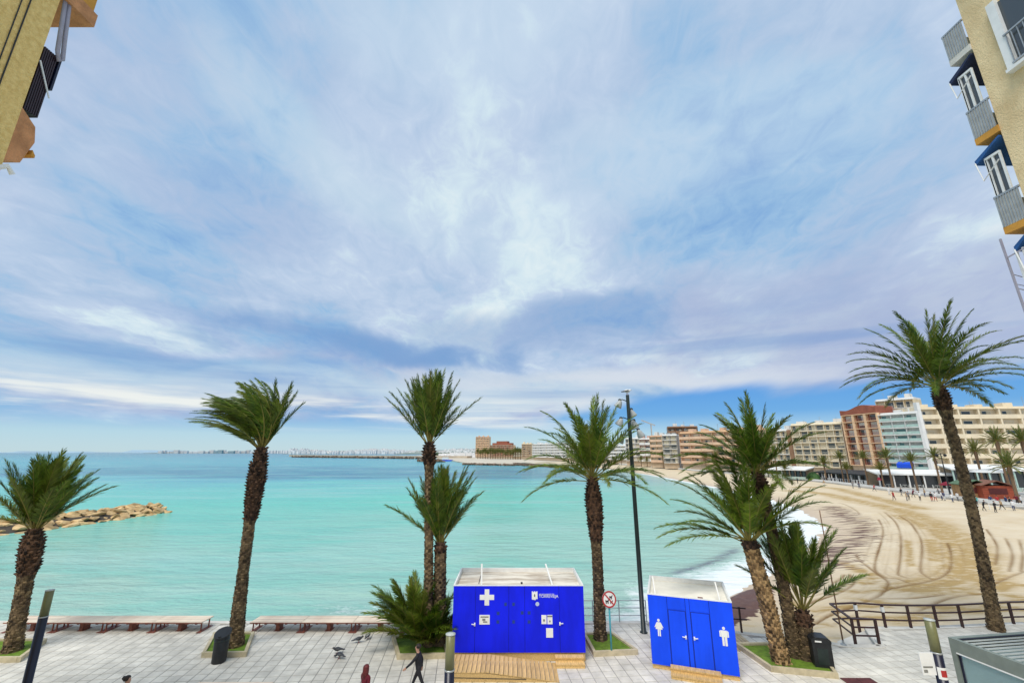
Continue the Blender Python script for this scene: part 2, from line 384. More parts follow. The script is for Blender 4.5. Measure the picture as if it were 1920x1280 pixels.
# beach
xs = np.concatenate([np.arange(4, 66, .16), np.arange(66, 104, .5)])
ys = np.concatenate([np.arange(22, 75, .16), np.arange(75, 130, .45), np.arange(130, 330, 3.0)])
X, Y = np.meshgrid(xs, ys); X = X.ravel(); Y = Y.ravel()
land = SHORE + [(95,449),(130,320),(130,20),(60,10),(-40,10)]
dsh = polydist(X, Y, SHORE); ins = inside(X, Y, land); sd_ = np.where(ins, dsh, -dsh)
Z = SEA + np.where(sd_ > 0, 1.12*(1-np.exp(-sd_/11.0)), .07*sd_)
Z += .035*vnoise(X, Y, .55, 3)*np.clip(sd_/6, 0, 1) + .02*vnoise(X, Y, 1.9, 5)*np.clip(sd_/6, 0, 1)
Z += (.07*vnoise(X, Y, .9, 61)+.04*vnoise(X, Y, 2.6, 62))*np.exp(-(sd_/3.0)**2)
nearwall = polydist(X, Y, EDGE[1:11]); Z += .25*np.exp(-(nearwall/3.0)**2)*np.clip(sd_/4, 0, 1)
def px3(pts): return smoothpath([tuple(at(1300+a/3.097, 900+b/3.097, -.55)[:2]) for a, b in pts], 5)
def px4(pts): return smoothpath([tuple(at(1460+a/6.4, 940+b/6.4, -.55)[:2]) for a, b in pts], 5)
TR = [px4([(920,565),(950,620),(1060,710),(1160,790),(1260,860),(1300,910),(1270,980),(1180,1060),(1050,1110),(850,1170),(680,1220),(550,1280)]),
      px4([(1190,180),(1235,260),(1240,350),(1200,480),(1150,640),(1140,740),(1190,800),(1290,850),(1400,860),(1550,920)]),
      px4([(1270,110),(1370,190),(1430,280),(1455,400),(1450,600),(1420,790),(1450,830),(1540,860)]),
      px4([(1440,150),(1560,220),(1650,330),(1700,430),(1710,560),(1690,760),(1740,830),(1840,890)]),
      px4([(150,1160),(400,1080),(600,1030),(750,980),(860,920),(890,850),(850,800)]), px4([(690,950),(780,890),(830,850),(840,790)]),
      px4([(640,880),(720,840),(770,790)]), px4([(1250,990),(1450,955),(1650,935),(1850,890),(1920,870)]),
      px3([(1110,600),(1250,580),(1380,555),(1450,530),(1490,480),(1490,400),(1470,350)]), px3([(700,790),(780,740),(950,680),(1090,625)]),
      px3([(1300,730),(1450,670),(1560,650),(1700,640)]), px3([(1700,280),(1760,370),(1750,480)]), px3([(1810,330),(1850,420),(1830,520)]),
      px3([(1890,340),(1910,420),(1900,520)]), px3([(1660,620),(1780,570),(1920,520)]), px3([(1060,650),(1250,655),(1450,640)]), px3([(760,120),(860,125),(940,160),(960,180)]),
      px3([(560,690),(700,650),(820,615)])]
dtr = np.full(X.shape, 1e9)
for k, p in enumerate(TR): dtr = np.minimum(dtr, polydist(X, Y, p))
wob = vnoise(X, Y, 1.1, 8)
rut = np.exp(-((dtr)/(.135+.04*wob))**2)*np.clip(.9+.6*vnoise(X, Y, .5, 41), .4, 1.2)
tr2 = []
for p in TR[:5] + TR[7:10]:
    a_ = np.array(p); d_ = np.gradient(a_, axis=0); n_ = np.stack([-d_[:, 1], d_[:, 0]], 1); n_ /= np.linalg.norm(n_, axis=1)[:, None]+1e-9
    for off in (.55, -.85, 1.5): tr2.append([tuple(q) for q in a_ + n_*off])
for k, p in enumerate(tr2): rut = np.maximum(rut, (.22+.22*((k*7) % 5)/5)*np.exp(-(polydist(X, Y, p)/.12)**2)*np.clip(.6+1.1*vnoise(X, Y, .35, 70+k), 0, 1))
ridge = np.exp(-((dtr-.40)/.18)**2)
wide = [(px3([(560,55),(760,75),(950,115),(1200,170),(1400,250),(1540,340),(1610,440),(1560,530),(1470,570),(1330,600)]), 2.0), (px3([(1180,195),(1330,250),(1480,330),(1520,440)]), 1.3), (px3([(1380,330),(1400,400),(1410,445)]), .8),
        (px3([(1240,330),(1245,400),(1255,470)]), .35), (px3([(870,440),(960,490),(1040,520),(990,560)]), .6), (px3([(600,40),(800,45),(1000,90),(1300,160)]), 1.8), (px3([(930,650),(1200,690),(1500,720),(1900,690)]), .5), (px3([(1130,590),(1300,610),(1640,560)]), .6), (px3([(1180,800),(1300,760),(1500,745),(1920,735)]), .7), (px3([(1640,430),(1720,520),(1640,590)]), 1.2), (px3([(1750,620),(1830,590),(1920,600)]), .6), (px3([(700,705),(900,690),(1120,700)]), .4), (px3([(900,765),(1200,775),(1400,790)]), .5), (px3([(1250,560),(1420,610),(1640,640)]), .5), (px3([(860,600),(1000,610),(1150,600)]), .35), (px3([(560,640),(640,760),(760,800)]), .4), (px3([(1850,660),(1920,680)]), .8)]
dis = np.zeros(X.shape)
stri = .5+.5*np.sin(polydist(X, Y, wide[0][0])*5.0+2*wob)
for p, w_ in wide:
    d_ = polydist(X, Y, p); dis = np.maximum(dis, np.exp(-(d_/w_)**2))
dis *= .55+.45*np.clip(.5+vnoise(X, Y, .9, 21)+.3*(stri-.5), 0, 1)
Z += -.07*rut*np.clip(sd_/3, 0, 1) + .03*ridge - .03*dis*stri
weedline = px4([(620,30),(900,180),(1000,300),(900,400),(760,480),(640,590),(560,660)])
dw = polydist(X, Y, weedline); weed = np.exp(-(dw/3.6)**2)*.62
heap = [tuple(at(a, b, -1.0)[:2]) for a, b in ((1352,1172),(1362,1120),(1400,1100),(1440,1092),(1430,1120),(1400,1150))]
hp = inside(X, Y, heap) * 1.0; hd = polydist(X, Y, heap+[heap[0]]); hm = np.where(hp > 0, 1.0, np.exp(-(hd/.5)**2))
weed = np.maximum(weed, hm*1.1); Z += hm*.22*(1+.6*vnoise(X, Y, 3.0, 31))
wet = np.clip(1-sd_/5.0, 0, 1)
keep = (sd_ > -5)
F = grid_faces(len(xs), len(ys)); F = F[keep[F].all(1)]
m = bpy.data.materials.new('beach sand'); m.use_nodes = True; m.node_tree.nodes.clear(); t = NT(m.node_tree); MATS['sand'] = m
out = t.new('ShaderNodeOutputMaterial'); b = t.new('ShaderNodeBsdfPrincipled'); b.inputs['Specular IOR Level'].default_value = .25
co = t.new('ShaderNodeTexCoord').outputs['Object']; A = lambda n: t.new('ShaderNodeAttribute', attribute_name=n).outputs['Fac']
n1 = t.noise(co, .22, 6, .6); n2 = t.noise(co, 2.6, 5, .65); n3 = t.noise(t.mapping(co, (0,0,0), (0,0,R(20)), (.5,2.6,1)), .8, 6, .65)
c = t.mix(t.smooth(n1, .3, .7), (.585,.475,.325), (.645,.545,.395))
c = t.mix(t.math('MULTIPLY', t.smooth(n3, .52, .68), .45), c, (.52,.37,.16))
c = t.mix(t.math('MULTIPLY', t.math('MULTIPLY', A('dist'), 1.5), t.math('ADD', .30, t.smooth(t.noise(t.mapping(co, (2,0,0), (0,0,R(-60)), (.5,1.6,1)), 1.2, 7, .7), .38, .60)), clamp=True), c, (.40,.275,.115))
c = t.mix(t.math('MULTIPLY', A('rut'), .85, clamp=True), c, (.19,.105,.035))
c = t.mix(t.math('MULTIPLY', A('wet'), .8), c, (.52,.40,.29))
wv = t.noise(t.mapping(co, (0,0,0), (0,0,R(8)), (.28,2.4,1)), 1.0, 6, .6)
wm = t.smooth(t.math('ADD', t.math('MULTIPLY', A('weed'), .42), wv), .70, .80)
c = t.mix(wm, c, t.mix(n2, (.075,.036,.032), (.17,.095,.075)))
c = t.mix(t.math('MULTIPLY', t.smooth(n2, .62, .75), .22), c, (.36,.27,.15))
t.l.new(c, b.inputs['Base Color'])
t.l.new(t.math('SUBTRACT', .95, t.math('MULTIPLY', A('wet'), .5)), b.inputs['Roughness'])
bn = t.new('ShaderNodeBump'); bn.inputs['Strength'].default_value = .7; bn.inputs['Distance'].default_value = .08; t.l.new(t.noise(co, 3.2, 6, .7), bn.inputs['Height']); t.l.new(bn.outputs[0], b.inputs['Normal'])
t.l.new(b.outputs[0], out.inputs[0])
sand = link('beach_sand', np_mesh('beach_sand', np.stack([X, Y, Z], 1), F, m, True, {'rut': rut, 'dist': dis, 'weed': weed, 'wet': wet})); sand['kind'] = 'structure'
# the far end of the bay: a narrow strip of sand
fs = MB(); L1 = [p for p in SHORE if p[1] > 300][::4]; 
L2 = [(93,320),(90,370),(84,430),(60,600)]
strip = [(62,312),(60,330),(52,362),(44,392),(20,450),(37,560),(10,700),(37,766)] + [(70,766),(70,600),(95,430),(104,318)]
fs.prism(strip, SEA-.5, -.75); o = fs.build('far_beach', mat('far sand', (.56,.47,.33), .9, .15, .1)); o['kind'] = 'structure'
# water
def graded(a, b, first, q, step):
    r = [a]; st = first
    while r[-1] < b: r.append(r[-1]+st); st *= q
    return np.array(r)
wx = np.concatenate([-graded(100, 26000, 4, 1.25, 0)[::-1], np.arange(-98, 82, 1.0), graded(84, 26000, 6, 1.3, 0)])
wy = np.concatenate([np.arange(20, 110, .8), graded(110, 40000, 1.2, 1.045, 0)])
X, Y = np.meshgrid(wx, wy); X = X.ravel(); Y = Y.ravel()
dsh = polydist(X, Y, SHORE); ins = inside(X, Y, land)
foamw = 1.6 + 7.5*np.exp(-((Y-78)/26)**2) + 5.5*np.exp(-((Y-39)/8)**2)*(X > 8) + 1.2*np.exp(-((Y-150)/60)**2)
foam = np.where(ins, .95, .95*np.exp(-(dsh/foamw)**2)); foam *= (Y < 460)
bwd = polydist(X, Y, [(-69,40),(-68,84)]); foam = np.maximum(foam, .35*np.exp(-((bwd-5.0)/1.2)**2)); foam = np.maximum(foam, .62*np.exp(-((dsh-6.5)/2.2)**2)*np.exp(-((X+8)/11)**2)*(Y < 45)); foam = np.maximum(foam, .8*np.exp(-(dsh/5.5)**2)*np.exp(-((X-7)/4)**2)*(Y < 45))
weedw = polydist(X, Y, smoothpath([tuple(at(a, b_, SEA)[:2]) for a, b_ in ((1262,1074),(1300,1064),(1340,1050),(1378,1030))], 5)); weedw = np.exp(-(weedw/.5)**2)
shal = np.where(ins, 1, np.exp(-dsh/26.0)) * (Y < 500) * np.clip((X+5)/30, .15, 1)
m = bpy.data.materials.new('sea water'); m.use_nodes = True; m.node_tree.nodes.clear(); t = NT(m.node_tree)
out = t.new('ShaderNodeOutputMaterial'); b = t.new('ShaderNodeBsdfPrincipled')
co = t.new('ShaderNodeTexCoord').outputs['Object']; A = lambda n: t.new('ShaderNodeAttribute', attribute_name=n).outputs['Fac']
so = t.new('ShaderNodeSeparateXYZ'); t.put(so.inputs[0], co)
ypos = so.outputs[1]
wobn = t.noise(t.mapping(co, (0,0,0), (0,0,R(-12)), (.010,.030,1)), 1.0, 5, .55)
yy = t.math('ADD', ypos, t.math('MULTIPLY', t.math('SUBTRACT', wobn, .5), t.math('MULTIPLY', ypos, 1.1)))
lg = t.math('DIVIDE', t.math('LOGARITHM', t.math('DIVIDE', t.math('MAXIMUM', yy, 22.0), 22.0), 10.0), 3.0)   # 0 at 22 m .. 1 at 22 km
WAT = [(0.0,(.37,.53,.45)),(.07,(.32,.53,.45)),(.15,(.21,.53,.44)),(.22,(.125,.53,.43)),(.265,(.12,.48,.44)),(.295,(.075,.34,.42)),(.33,(.018,.165,.27)),(.37,(.022,.19,.29)),(.42,(.045,.30,.37)),(.50,(.035,.26,.35)),(.62,(.016,.16,.26)),(.80,(.010,.10,.20)),(1.0,(.010,.08,.17))]
c = t.ramp(lg, WAT)
pn = t.noise(t.mapping(co, (30,0,0), (0,0,R(6)), (.05,.16,1)), 1.0, 6, .6)
c = t.mix(t.math('MULTIPLY', t.smooth(pn, .47, .64), .5), c, (.10,.47,.40))
c = t.mix(t.math('MULTIPLY', t.smooth(t.noise(t.mapping(co, (9,4,0), (0,0,R(-10)), (.02,.11,1)), 1.0, 6, .62), .52, .66), .38), c, (.32,.56,.52))
c = t.mix(t.math('MULTIPLY', A('shallow'), .85), c, (.44,.58,.53))
fn = t.noise(t.mapping(co, (0,0,0), (0,0,R(25)), (.7,1.6,1)), .9, 8, .68, .6); fn2 = t.noise(co, 3.5, 6, .7, .5)
fm = t.smooth(t.math('ADD', A('foam'), t.math('ADD', t.math('MULTIPLY', fn, .9), t.math('MULTIPLY', fn2, .35))), 1.06, 1.50)
fm = t.math('MULTIPLY', fm, t.smooth(A('foam'), .03, .25))
cap = t.smooth(t.noise(t.mapping(co, (5,9,0), (0,0,R(5)), (.12,.9,1)), 1.0, 6, .7, .4), .70, .76)
fm = t.math('MAXIMUM', fm, t.math('MULTIPLY', cap, .25))
c = t.mix(fm, c, (.80,.83,.82))
c = t.mix(t.math('MULTIPLY', A('weed'), t.math('MULTIPLY', t.smooth(fn, .30, .55), .85)), c, (.10,.11,.17))
t.l.new(c, b.inputs['Base Color']); b.inputs['IOR'].default_value = 1.33
t.l.new(t.math('ADD', .16, t.math('MULTIPLY', fm, .6)), b.inputs['Roughness']); b.inputs['Specular IOR Level'].default_value = .16
w1 = t.noise(t.mapping(co, (0,0,0), (0,0,R(-8)), (.35,1.0,1)), .8, 6, .62); w2 = t.noise(t.mapping(co, (0,0,0), (0,0,R(14)), (.05,.16,1)), .8, 4, .55)
bn = t.new('ShaderNodeBump'); bn.inputs['Strength'].default_value = 1.0; bn.inputs['Distance'].default_value = .75
t.l.new(t.math('ADD', w1, t.math('MULTIPLY', w2, 1.3)), bn.inputs['Height']); t.l.new(bn.outputs[0], b.inputs['Normal'])
t.l.new(b.outputs[0], out.inputs[0])
sea = link('sea', np_mesh('sea', np.stack([X, Y, np.full(X.shape, SEA)], 1), grid_faces(len(wx), len(wy)), m, True, {'foam': foam, 'weed': weedw, 'shallow': shal})); sea['kind'] = 'structure'
# ------------------------------------------------------------------ near buildings at the picture's upper corners
def stucco_building(name, label, x_wall, y_edge, depth, h, m, sgn):
    b = thing(name, label, 'building', (x_wall, y_edge, 0))
    w = MB(); x0, x1 = sorted((0, sgn*depth)); w.bbox((x0, -14, 0), (x1, 0, h)); w.build('wall', m, b)
    return b
# right neighbour: wall faces the camera's left, balconies on its sea front beyond the corner
rb = stucco_building('apartment_block', 'sand stucco block at the upper right with stacked seaside balconies and blue awnings', 15.2, 11.1, 9, 30, M_stuccoR, 1)
def rbl(px_, py_):                        # photo point -> height on the corner line
    return atY(px_, py_, 11.1).z
M_panel = mat('pale balcony panel', (.55,.56,.53), .6, .12, 2)
for k, zf in enumerate((9.3, 12.5, 15.7, 18.9, 22.1)):
    D = .68 if k > 1 else .40
    s = MB(); s.bbox((-.04, .003, zf-.22), (5.5, D, zf)); s.build('balcony_slab', M_orange if k in (2, 3) else M_conc, rb)
    if k == 0: continue
    p = MB(); n = 12
    p.bbox((-.03, .05, zf+.003), (.0, D, zf+.98)); p.bbox((.003, D-.04, zf+.003), (5.5, D, zf+.98)); p.build('balcony_panel', M_panel, rb)
    r = MB(); r.bar((-.015, .0, zf+1.03), (-.015, D, zf+1.03), .06); r.bar((-.015, D, zf+1.03), (5.5, D, zf+1.03), .06)
    for q in range(9): r.bar((-.045, .04+q*.074, zf+.02), (-.045, .04+q*.074, zf+1.0), .022)
    r.build('balcony_rail', M_galv, rb)
    if k in (1, 2, 3):                    # glazing behind the rail and the awning rolled out above
        g = MB(); g.bbox((.05, .25, zf+1.0), (.09, D-.08, zf+2.35)); g.build('window_pane', M_pane, rb)
        fr = MB()
        for q in (.22, .42, .6, D-.06): fr.bar((.03, q, zf+1.0), (.03, q, zf+2.42), .05)
        fr.bar((.03, .2, zf+2.4), (.03, D-.05, zf+2.4), .07); fr.build('window_frame', M_white, rb)
        a = MB(); a.add([(-.06, .05, zf+2.86), (5.2, .05, zf+2.86), (5.2, D+.16, zf+2.5), (-.06, D+.16, zf+2.5), (-.06, .05, zf+2.80), (5.2, .05, zf+2.80), (5.2, D+.16, zf+2.34), (-.06, D+.16, zf+2.34)],
                        [(0,1,2,3),(7,6,5,4),(0,3,7,4),(1,5,6,2),(3,2,6,7),(0,4,5,1)]); a.build('awning', M_navyfab if k == 3 else M_bluefab, rb)
        ar = MB(); ar.tube([(-.09, D+.14, zf+2.4), (-.09, D+.05, zf+1.7), (-.09, .2, zf+2.1)], .02, 6); ar.build('awning_arm', M_white, rb)
s = MB()
for q in (0, .45, .9): s.bar((-.06, .78, 13.3+q), (.5, 1.02, 13.32+q), .018)
s.bar((-.06, .82, 15.4), (-.06, .76, 12.0), .045); s.bar((-.06, .0, 14.9), (-.06, .82, 14.75), .03); s.bar((-.06, .0, 12.6), (-.06, .80, 12.5), .03); s.bar((-.06, .8, 13.9), (.6, .95, 13.85), .015); s.build('clothes_line', M_pipe, rb)
w = MB(); w.bbox((-.03, -2.35, 20.35), (0.0, -.95, 22.6)); w.build('side_window', M_pane, rb)
w = MB()
for q in range(10): w.bar((-.16, -2.3+q*.15, 20.3), (-.16, -2.3+q*.15, 21.3), .022)
w.bar((-.16, -2.4, 21.32), (-.16, -.9, 21.32), .05); w.bar((-.16, -2.4, 20.3), (-.16, -.9, 20.3), .05); w.build('window_rail', M_galv, rb)
w = MB(); w.bbox((-.14, -.95, 20.2), (.0, -.72, 22.7)); w.bbox((-.22, -2.5, 20.1), (0, -.72, 20.2)); w.build('window_frame', M_white, rb)
e = MB(); e.bbox((-.35, -3, 24.75), (0, .55, 25.0)); e.build('cornice', M_terra, rb)
# left neighbour
lb = stucco_building('apartment_block', 'ochre stucco block at the upper left with terracotta balcony and maroon shutters', -13.95, 10.0, 9, 24.6, M_stucco, -1)
b_ = MB()                                 # balcony bulk with a chamfered foot
b_.add([(-3,.003,16.75),(-.02,.003,16.75),(-.02,.36,16.95),(-3,.36,16.95),(-3,.003,18.5),(.0,.003,18.5),(.0,.42,18.2),(-3,.42,18.2),(.0,.52,17.75),(-3,.52,17.75)],
       [(0,1,2,3),(4,7,6,5),(2,1,5,6,8),(0,3,9,7,4),(3,2,8,9),(9,8,6,7)]); b_.build('balcony_parapet', M_terra, lb)
b_ = MB(); b_.add([(-.5,.525,17.35),(.01,.525,17.35),(.01,.62,17.3),(-.5,.62,17.3),(-.5,.525,17.5),(.01,.525,17.5),(.01,.62,17.38),(-.5,.62,17.38)], [(0,3,2,1),(4,5,6,7),(0,1,5,4),(1,2,6,5),(2,3,7,6),(3,0,4,7)]); b_.build('ledge', M_orange, lb)
for q in range(7):
    s_ = MB(); y = .05+q*.055; s_.bbox((-1.5, y, 18.52), (-.02, y+.035, 20.75)); s_.build('shutter_slat', M_shutter, lb)
s_ = MB(); s_.bbox((-1.5,.46,19.6),(.0,.52,20.9)); s_.build('shutter_panel', M_navy, lb)
s_ = MB(); s_.bar((.01, .02, 20.2), (.01, .5, 19.3), .03); s_.build('stay_bar', M_white, lb)
s_ = MB(); s_.tube([(.0,.1,23.6),(.02,.42,21.3),(.03,.5,20.75),(.03,.42,20.6),(.02,.32,20.9),(.0,.08,23.0)], .055, 8); s_.build('downpipe', M_pipe, lb, True)
s_ = MB(); s_.bbox((-2.5,.003,22.6),(.12,.95,23.1)); s_.build('balcony_slab', M_terra, lb)
s_ = MB(); s_.bbox((-2.5,.003,23.103),(.06,.85,24.2)); s_.build('balcony_parapet', M_orange, lb)
s_ = MB(); s_.tube([(.02,-.62,16),(.02,-.62,24.4)], .016, 6); s_.tube([(.02,-.78,16),(.02,-.80,24.4)], .013, 6); s_.build('cable', M_dark, lb)
s_ = MB(); s_.tube([(.0,-.15,16.4),(.1,.05,16.6),(.1,.2,16.45)], .07, 8); s_.build('pipe_elbow', M_white, lb)
# ------------------------------------------------------------------ palms
def frond_geo(d0, L, grav, wind, r, nleaf=92, lmax=.5, w=.058, stem=.17, seed=0):
    """one feather leaf from the origin; returns (V, F4) leaflets and rachis points"""
    N = 22; p = np.zeros(3); d = np.array(d0, float); pts = [p.copy()]; dirs = [d.copy()]
    for i in range(N):
        s = (i+1)/N
        d = d + (np.array([0,0,-1.])*grav*(.15+s)*1.0 + wind*(.2+1.6*s))*(1.0/N); d /= np.linalg.norm(d)
        p = p + d*L/N; pts.append(p.copy()); dirs.append(d.copy())
    pts = np.array(pts); dirs = np.array(dirs)
    tt = np.linspace(stem, 1.0, nleaf); ii = tt*N; i0 = np.minimum(ii.astype(int), N-1); fr = (ii-i0)[:, None]
    pos = pts[i0]*(1-fr) + pts[i0+1]*fr; dr = dirs[i0]*(1-fr)+dirs[i0+1]*fr
    up0 = np.array([0,0,1.]) if abs(d0[2]) < .93 else np.array([math.cos(seed), math.sin(seed), .2])
    side = np.cross(dr, up0); side /= np.linalg.norm(side, axis=1)[:, None]+1e-9
    upv = np.cross(side, dr)
    V = []; Fq = []
    x = (tt-stem)/(1-stem)
    ln = lmax*(.35+.90*np.sin(np.pi*np.clip(.14+x*.78, 0, 1))**.7)*(1-.35*x**3)
    for sg in (-1, 1):
        a = np.radians(44-25*x + r.normal(0, 5, nleaf)); lift = np.radians(r.normal(14, 13, nleaf))
        ld = dr*np.cos(a)[:, None] + (side*sg*np.cos(lift)[:, None] + upv*np.sin(lift)[:, None])*np.sin(a)[:, None]
        ld = ld + wind*.30; ld /= np.linalg.norm(ld, axis=1)[:, None]
        l_ = (ln*r.uniform(.82, 1.12, nleaf))[:, None]
        mid = pos + ld*l_*.55; tipd = ld*.45*l_ + np.array([0,0,-1.])*l_*.10*r.uniform(.3, 1.6, (nleaf, 1)) + wind*l_*.12
        tip = mid + tipd
        wv = dr*(w*.5); wv2 = wv*.95
        k = len(V)*0 + sum(len(q) for q in V)
        vs = np.stack([pos-wv, pos+wv, mid+wv2, mid-wv2, tip+wv*.10, tip-wv*.10], 1).reshape(-1, 3)
        b0 = k + np.arange(nleaf)*6
        V.append(vs); Fq.append(np.stack([b0, b0+1, b0+2, b0+3], 1)); Fq.append(np.stack([b0+3, b0+2, b0+4, b0+5], 1))
    return np.concatenate(V), np.concatenate(Fq), pts, dirs
def frond_mesh(name, args, m):
    V, F, pts, dirs = frond_geo(**args)
    V = list(map(tuple, V)); F = [tuple(f) for f in F]; mi = [0]*len(F)
    mb = MB(); rr = [max(.006, .030*(1-i/ len(pts))**.8) for i in range(len(pts))]
    mb.tube(pts[::2], rr[::2], 5); k = len(V); V += mb.v; F += [tuple(i+k for i in f) for f in mb.f]; mi += [1]*len(mb.f)
    me = bpy.data.meshes.new(name); me.from_pydata(V, [], F); me.materials.append(m); me.materials.append(M_rachis)
    me.polygons.foreach_set('material_index', mi); me.update(); return me
def trunk_parts(pathf, radf, s0, s1, L, stub_h, stub_w, m, r, n=18):
    mb = MB(); ns = max(6, int(L*(s1-s0)/.22)); ss = [s0+(s1-s0)*i/ns for i in range(ns+1)]
    mb.tube([pathf(s) for s in ss], [radf(s)*.96 for s in ss], n)
    cnt = int(L*(s1-s0)/(.11 if stub_h < .07 else .14)); ang = 0                      # spiral of old leaf bases
    for i in range(cnt):
        s = s0 + (s1-s0)*(i+.5)/cnt; c = pathf(s); rad = radf(s)*.95
        per = max(5, int(2*math.pi*rad/(stub_w*1.25)))
        for k in range(per):
            a = 2*math.pi*(k + .5*(i % 2))/per + r.normal(0, .06)
            if r.random() < .06: continue
            o = Vector((math.cos(a), math.sin(a), 0)); tg = Vector((-math.sin(a), math.cos(a), 0)); w_ = stub_w*.5*r.uniform(.75, 1.15); hh = stub_h*r.uniform(.5, 1.35); hz = .12*r.uniform(.7, 1.2)
            q = c + o*rad
            mb.add([q-tg*w_-Vector((0,0,hz*.6)), q+tg*w_-Vector((0,0,hz*.6)), q+tg*w_*.7+o*hh+Vector((0,0,hz*.55)), q-tg*w_*.7+o*hh+Vector((0,0,hz*.55)), q+tg*w_*.6+o*(hh*.2)+Vector((0,0,hz*.8)), q-tg*w_*.6+o*(hh*.2)+Vector((0,0,hz*.8))],
                   [(0,1,2,3),(3,2,4,5),(1,4,2),(0,3,5)])
    return mb
def palm(label, base, top, rads, bulge, nf, fl, th, grav, wind=(0,0,0), seed=1, mf=None, mtr=None, bow=0.0, lmax=.54, group='date palms along the promenade', thp=1.0, stem=.17, extra=(), leafw=.058, nleaf=92, name='palm_tree', wvar=(.65,1.25)):
    r = np.random.default_rng(seed); base = Vector(base); top = Vector(top); mf = mf or M_frond; mtr = mtr or M_trunk
    root = thing(name, label, 'palm tree', base, 0, group)
    D = top-base; L = D.length
    bowv = Vector((bow, 0, 0)); pathf = lambda s: D*s + bowv*math.sin(math.pi*s)
    r0, r1, rb_ = rads; bs = 1-bulge/L if L > 0 else .5
    def radf(s):
        if s < .06: return r0*(1.18-3*s)
        if s < bs-.03: return r0+(r1-r0)*min(1, s/.35)
        q = (s-bs+.03)/(1.03-bs); return r1+(rb_-r1)*min(1, math.sin(min(1, q*1.6)*math.pi/2)) - (rb_*.45)*max(0, q-.7)/.3
    if L > .6:
        if bs > .12: trunk_parts(pathf, radf, 0, bs, L, .070 if mtr is M_trunkold else .05, .17, mtr, r).build('trunk', mtr, root)
        trunk_parts(pathf, radf, max(0, bs), 1.0, L, .12, .15, M_boot, r).build('leaf_boots', M_boot, root)
    up = (pathf(1.0)-pathf(.9)).normalized() if L > .6 else Vector((0,0,1))
    wv = np.array(wind, float); tp = pathf(1.0)
    specs = []
    for i in range(nf):
        x = (i+.5)/nf; specs.append((i*2.39996 + r.normal(0, .25), th[0] + (th[1]-th[0])*x**thp + r.normal(0, 3), fl*(.80+.25*math.sin(math.pi*min(1, .25+x*.7)))*r.uniform(.88, 1.08), wv*r.uniform(*wvar)))
    for az, inc, ln_, wk in extra: specs.append((R(az), inc, ln_, wv*wk))
    for az, inc, ln_, w_ in specs:
        inc = R(max(2, inc)); d0 = Vector((math.sin(inc)*math.cos(az), math.sin(inc)*math.sin(az), math.cos(inc)))
        d0 = (d0 + up*.25).normalized()
        me = frond_mesh('frond', dict(d0=tuple(d0), L=ln_, grav=grav*r.uniform(.75, 1.2), wind=w_, r=r, lmax=lmax*r.uniform(.9, 1.1), stem=stem, seed=az, w=leafw, nleaf=nleaf), mf)
        link('frond', me, root, tp + Vector((d0.x, d0.y, 0))*.10 + up*r.uniform(-.25, .05)*min(1, L))
    return root
def pt(px0, px1, dy=0):
    b0 = at(*px0); return b0, atY(*px1, b0.y+dy)
b0, t0 = pt((22,1225), (66,990)); palm('short dark palm with brush-like crown in the leftmost planter', b0, t0, (.33,.29,.42), 2.1, 44, 3.5, (3,50), .55, (.12,0,0), 3, thp=1.1, extra=[(15,60,3.4,.2),(175,66,3.2,.2),(200,80,3.0,.3),(160,78,2.6,.2)])
b0, t0 = pt((440,1215), (491,838)); palm('tall palm with crown blown sideways to the left by the wind', b0, t0, (.34,.24,.40), 3.6, 46, 3.9, (4,48), .35, (-2.8,.15,-.05), 5, wvar=(.3,1.25), bow=-.1, extra=[(0,24,3.6,.06),(-20,32,3.5,.05),(20,38,3.0,.0),(0,10,3.6,.08),(5,30,3.3,.03),(170,50,4.4,.8),(190,55,4.4,.7),(180,48,4.6,.8),(165,58,4.0,.6),(195,60,4.0,.55),(178,40,4.6,.9),(184,62,4.2,.5),(180,20,4.0,.6),(170,28,4.1,.7),(195,25,4.1,.65),(160,18,3.9,.7),(200,35,4.2,.5),(178,34,4.3,.6),(188,30,4.2,.8),(150,30,4.0,.8),(210,28,4.0,.8)])
b0, t0 = pt((803,1215), (805,828)); palm('slender tall palm with narrow upright fan crown behind the planter shrub', b0, t0, (.23,.20,.32), 1.2, 38, 3.6, (2,44), .32, (0,0,0), 8, extra=[(5,52,3.6,0),(178,50,3.5,0)])
b0, t0 = pt((824,1211), (826,1015)); palm('medium palm with upright crown pressed against the slender tall palm', b0, t0, (.34,.28,.28), .5, 38, 3.5, (2,44), .45, (.1,0,0), 13, extra=[(178,62,3.4,.2)])
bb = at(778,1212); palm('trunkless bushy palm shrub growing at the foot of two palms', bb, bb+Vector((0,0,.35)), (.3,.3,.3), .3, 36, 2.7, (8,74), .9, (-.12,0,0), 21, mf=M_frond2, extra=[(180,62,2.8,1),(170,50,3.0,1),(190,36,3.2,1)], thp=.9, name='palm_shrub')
bb = at(818,1214); palm('small low palm sucker beside the blue first-aid cabin', bb, bb+Vector((0,0,.2)), (.2,.2,.2), .2, 18, 2.0, (15,80), .8, (.1,0,0), 22, thp=.9, name='palm_shrub')
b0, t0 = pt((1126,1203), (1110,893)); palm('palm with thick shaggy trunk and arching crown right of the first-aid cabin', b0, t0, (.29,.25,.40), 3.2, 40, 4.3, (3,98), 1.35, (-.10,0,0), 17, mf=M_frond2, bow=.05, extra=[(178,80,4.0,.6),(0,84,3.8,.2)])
b0, t0 = pt((1492,1236), (1418,884)); palm('tallest palm of the three in the right-hand planter', b0, t0, (.28,.25,.36), 1.3, 30, 3.6, (3,98), 1.25, (-.15,0,0), 29, bow=.15, extra=[(178,92,4.0,1),(186,80,4.0,1),(170,74,4.0,1)])
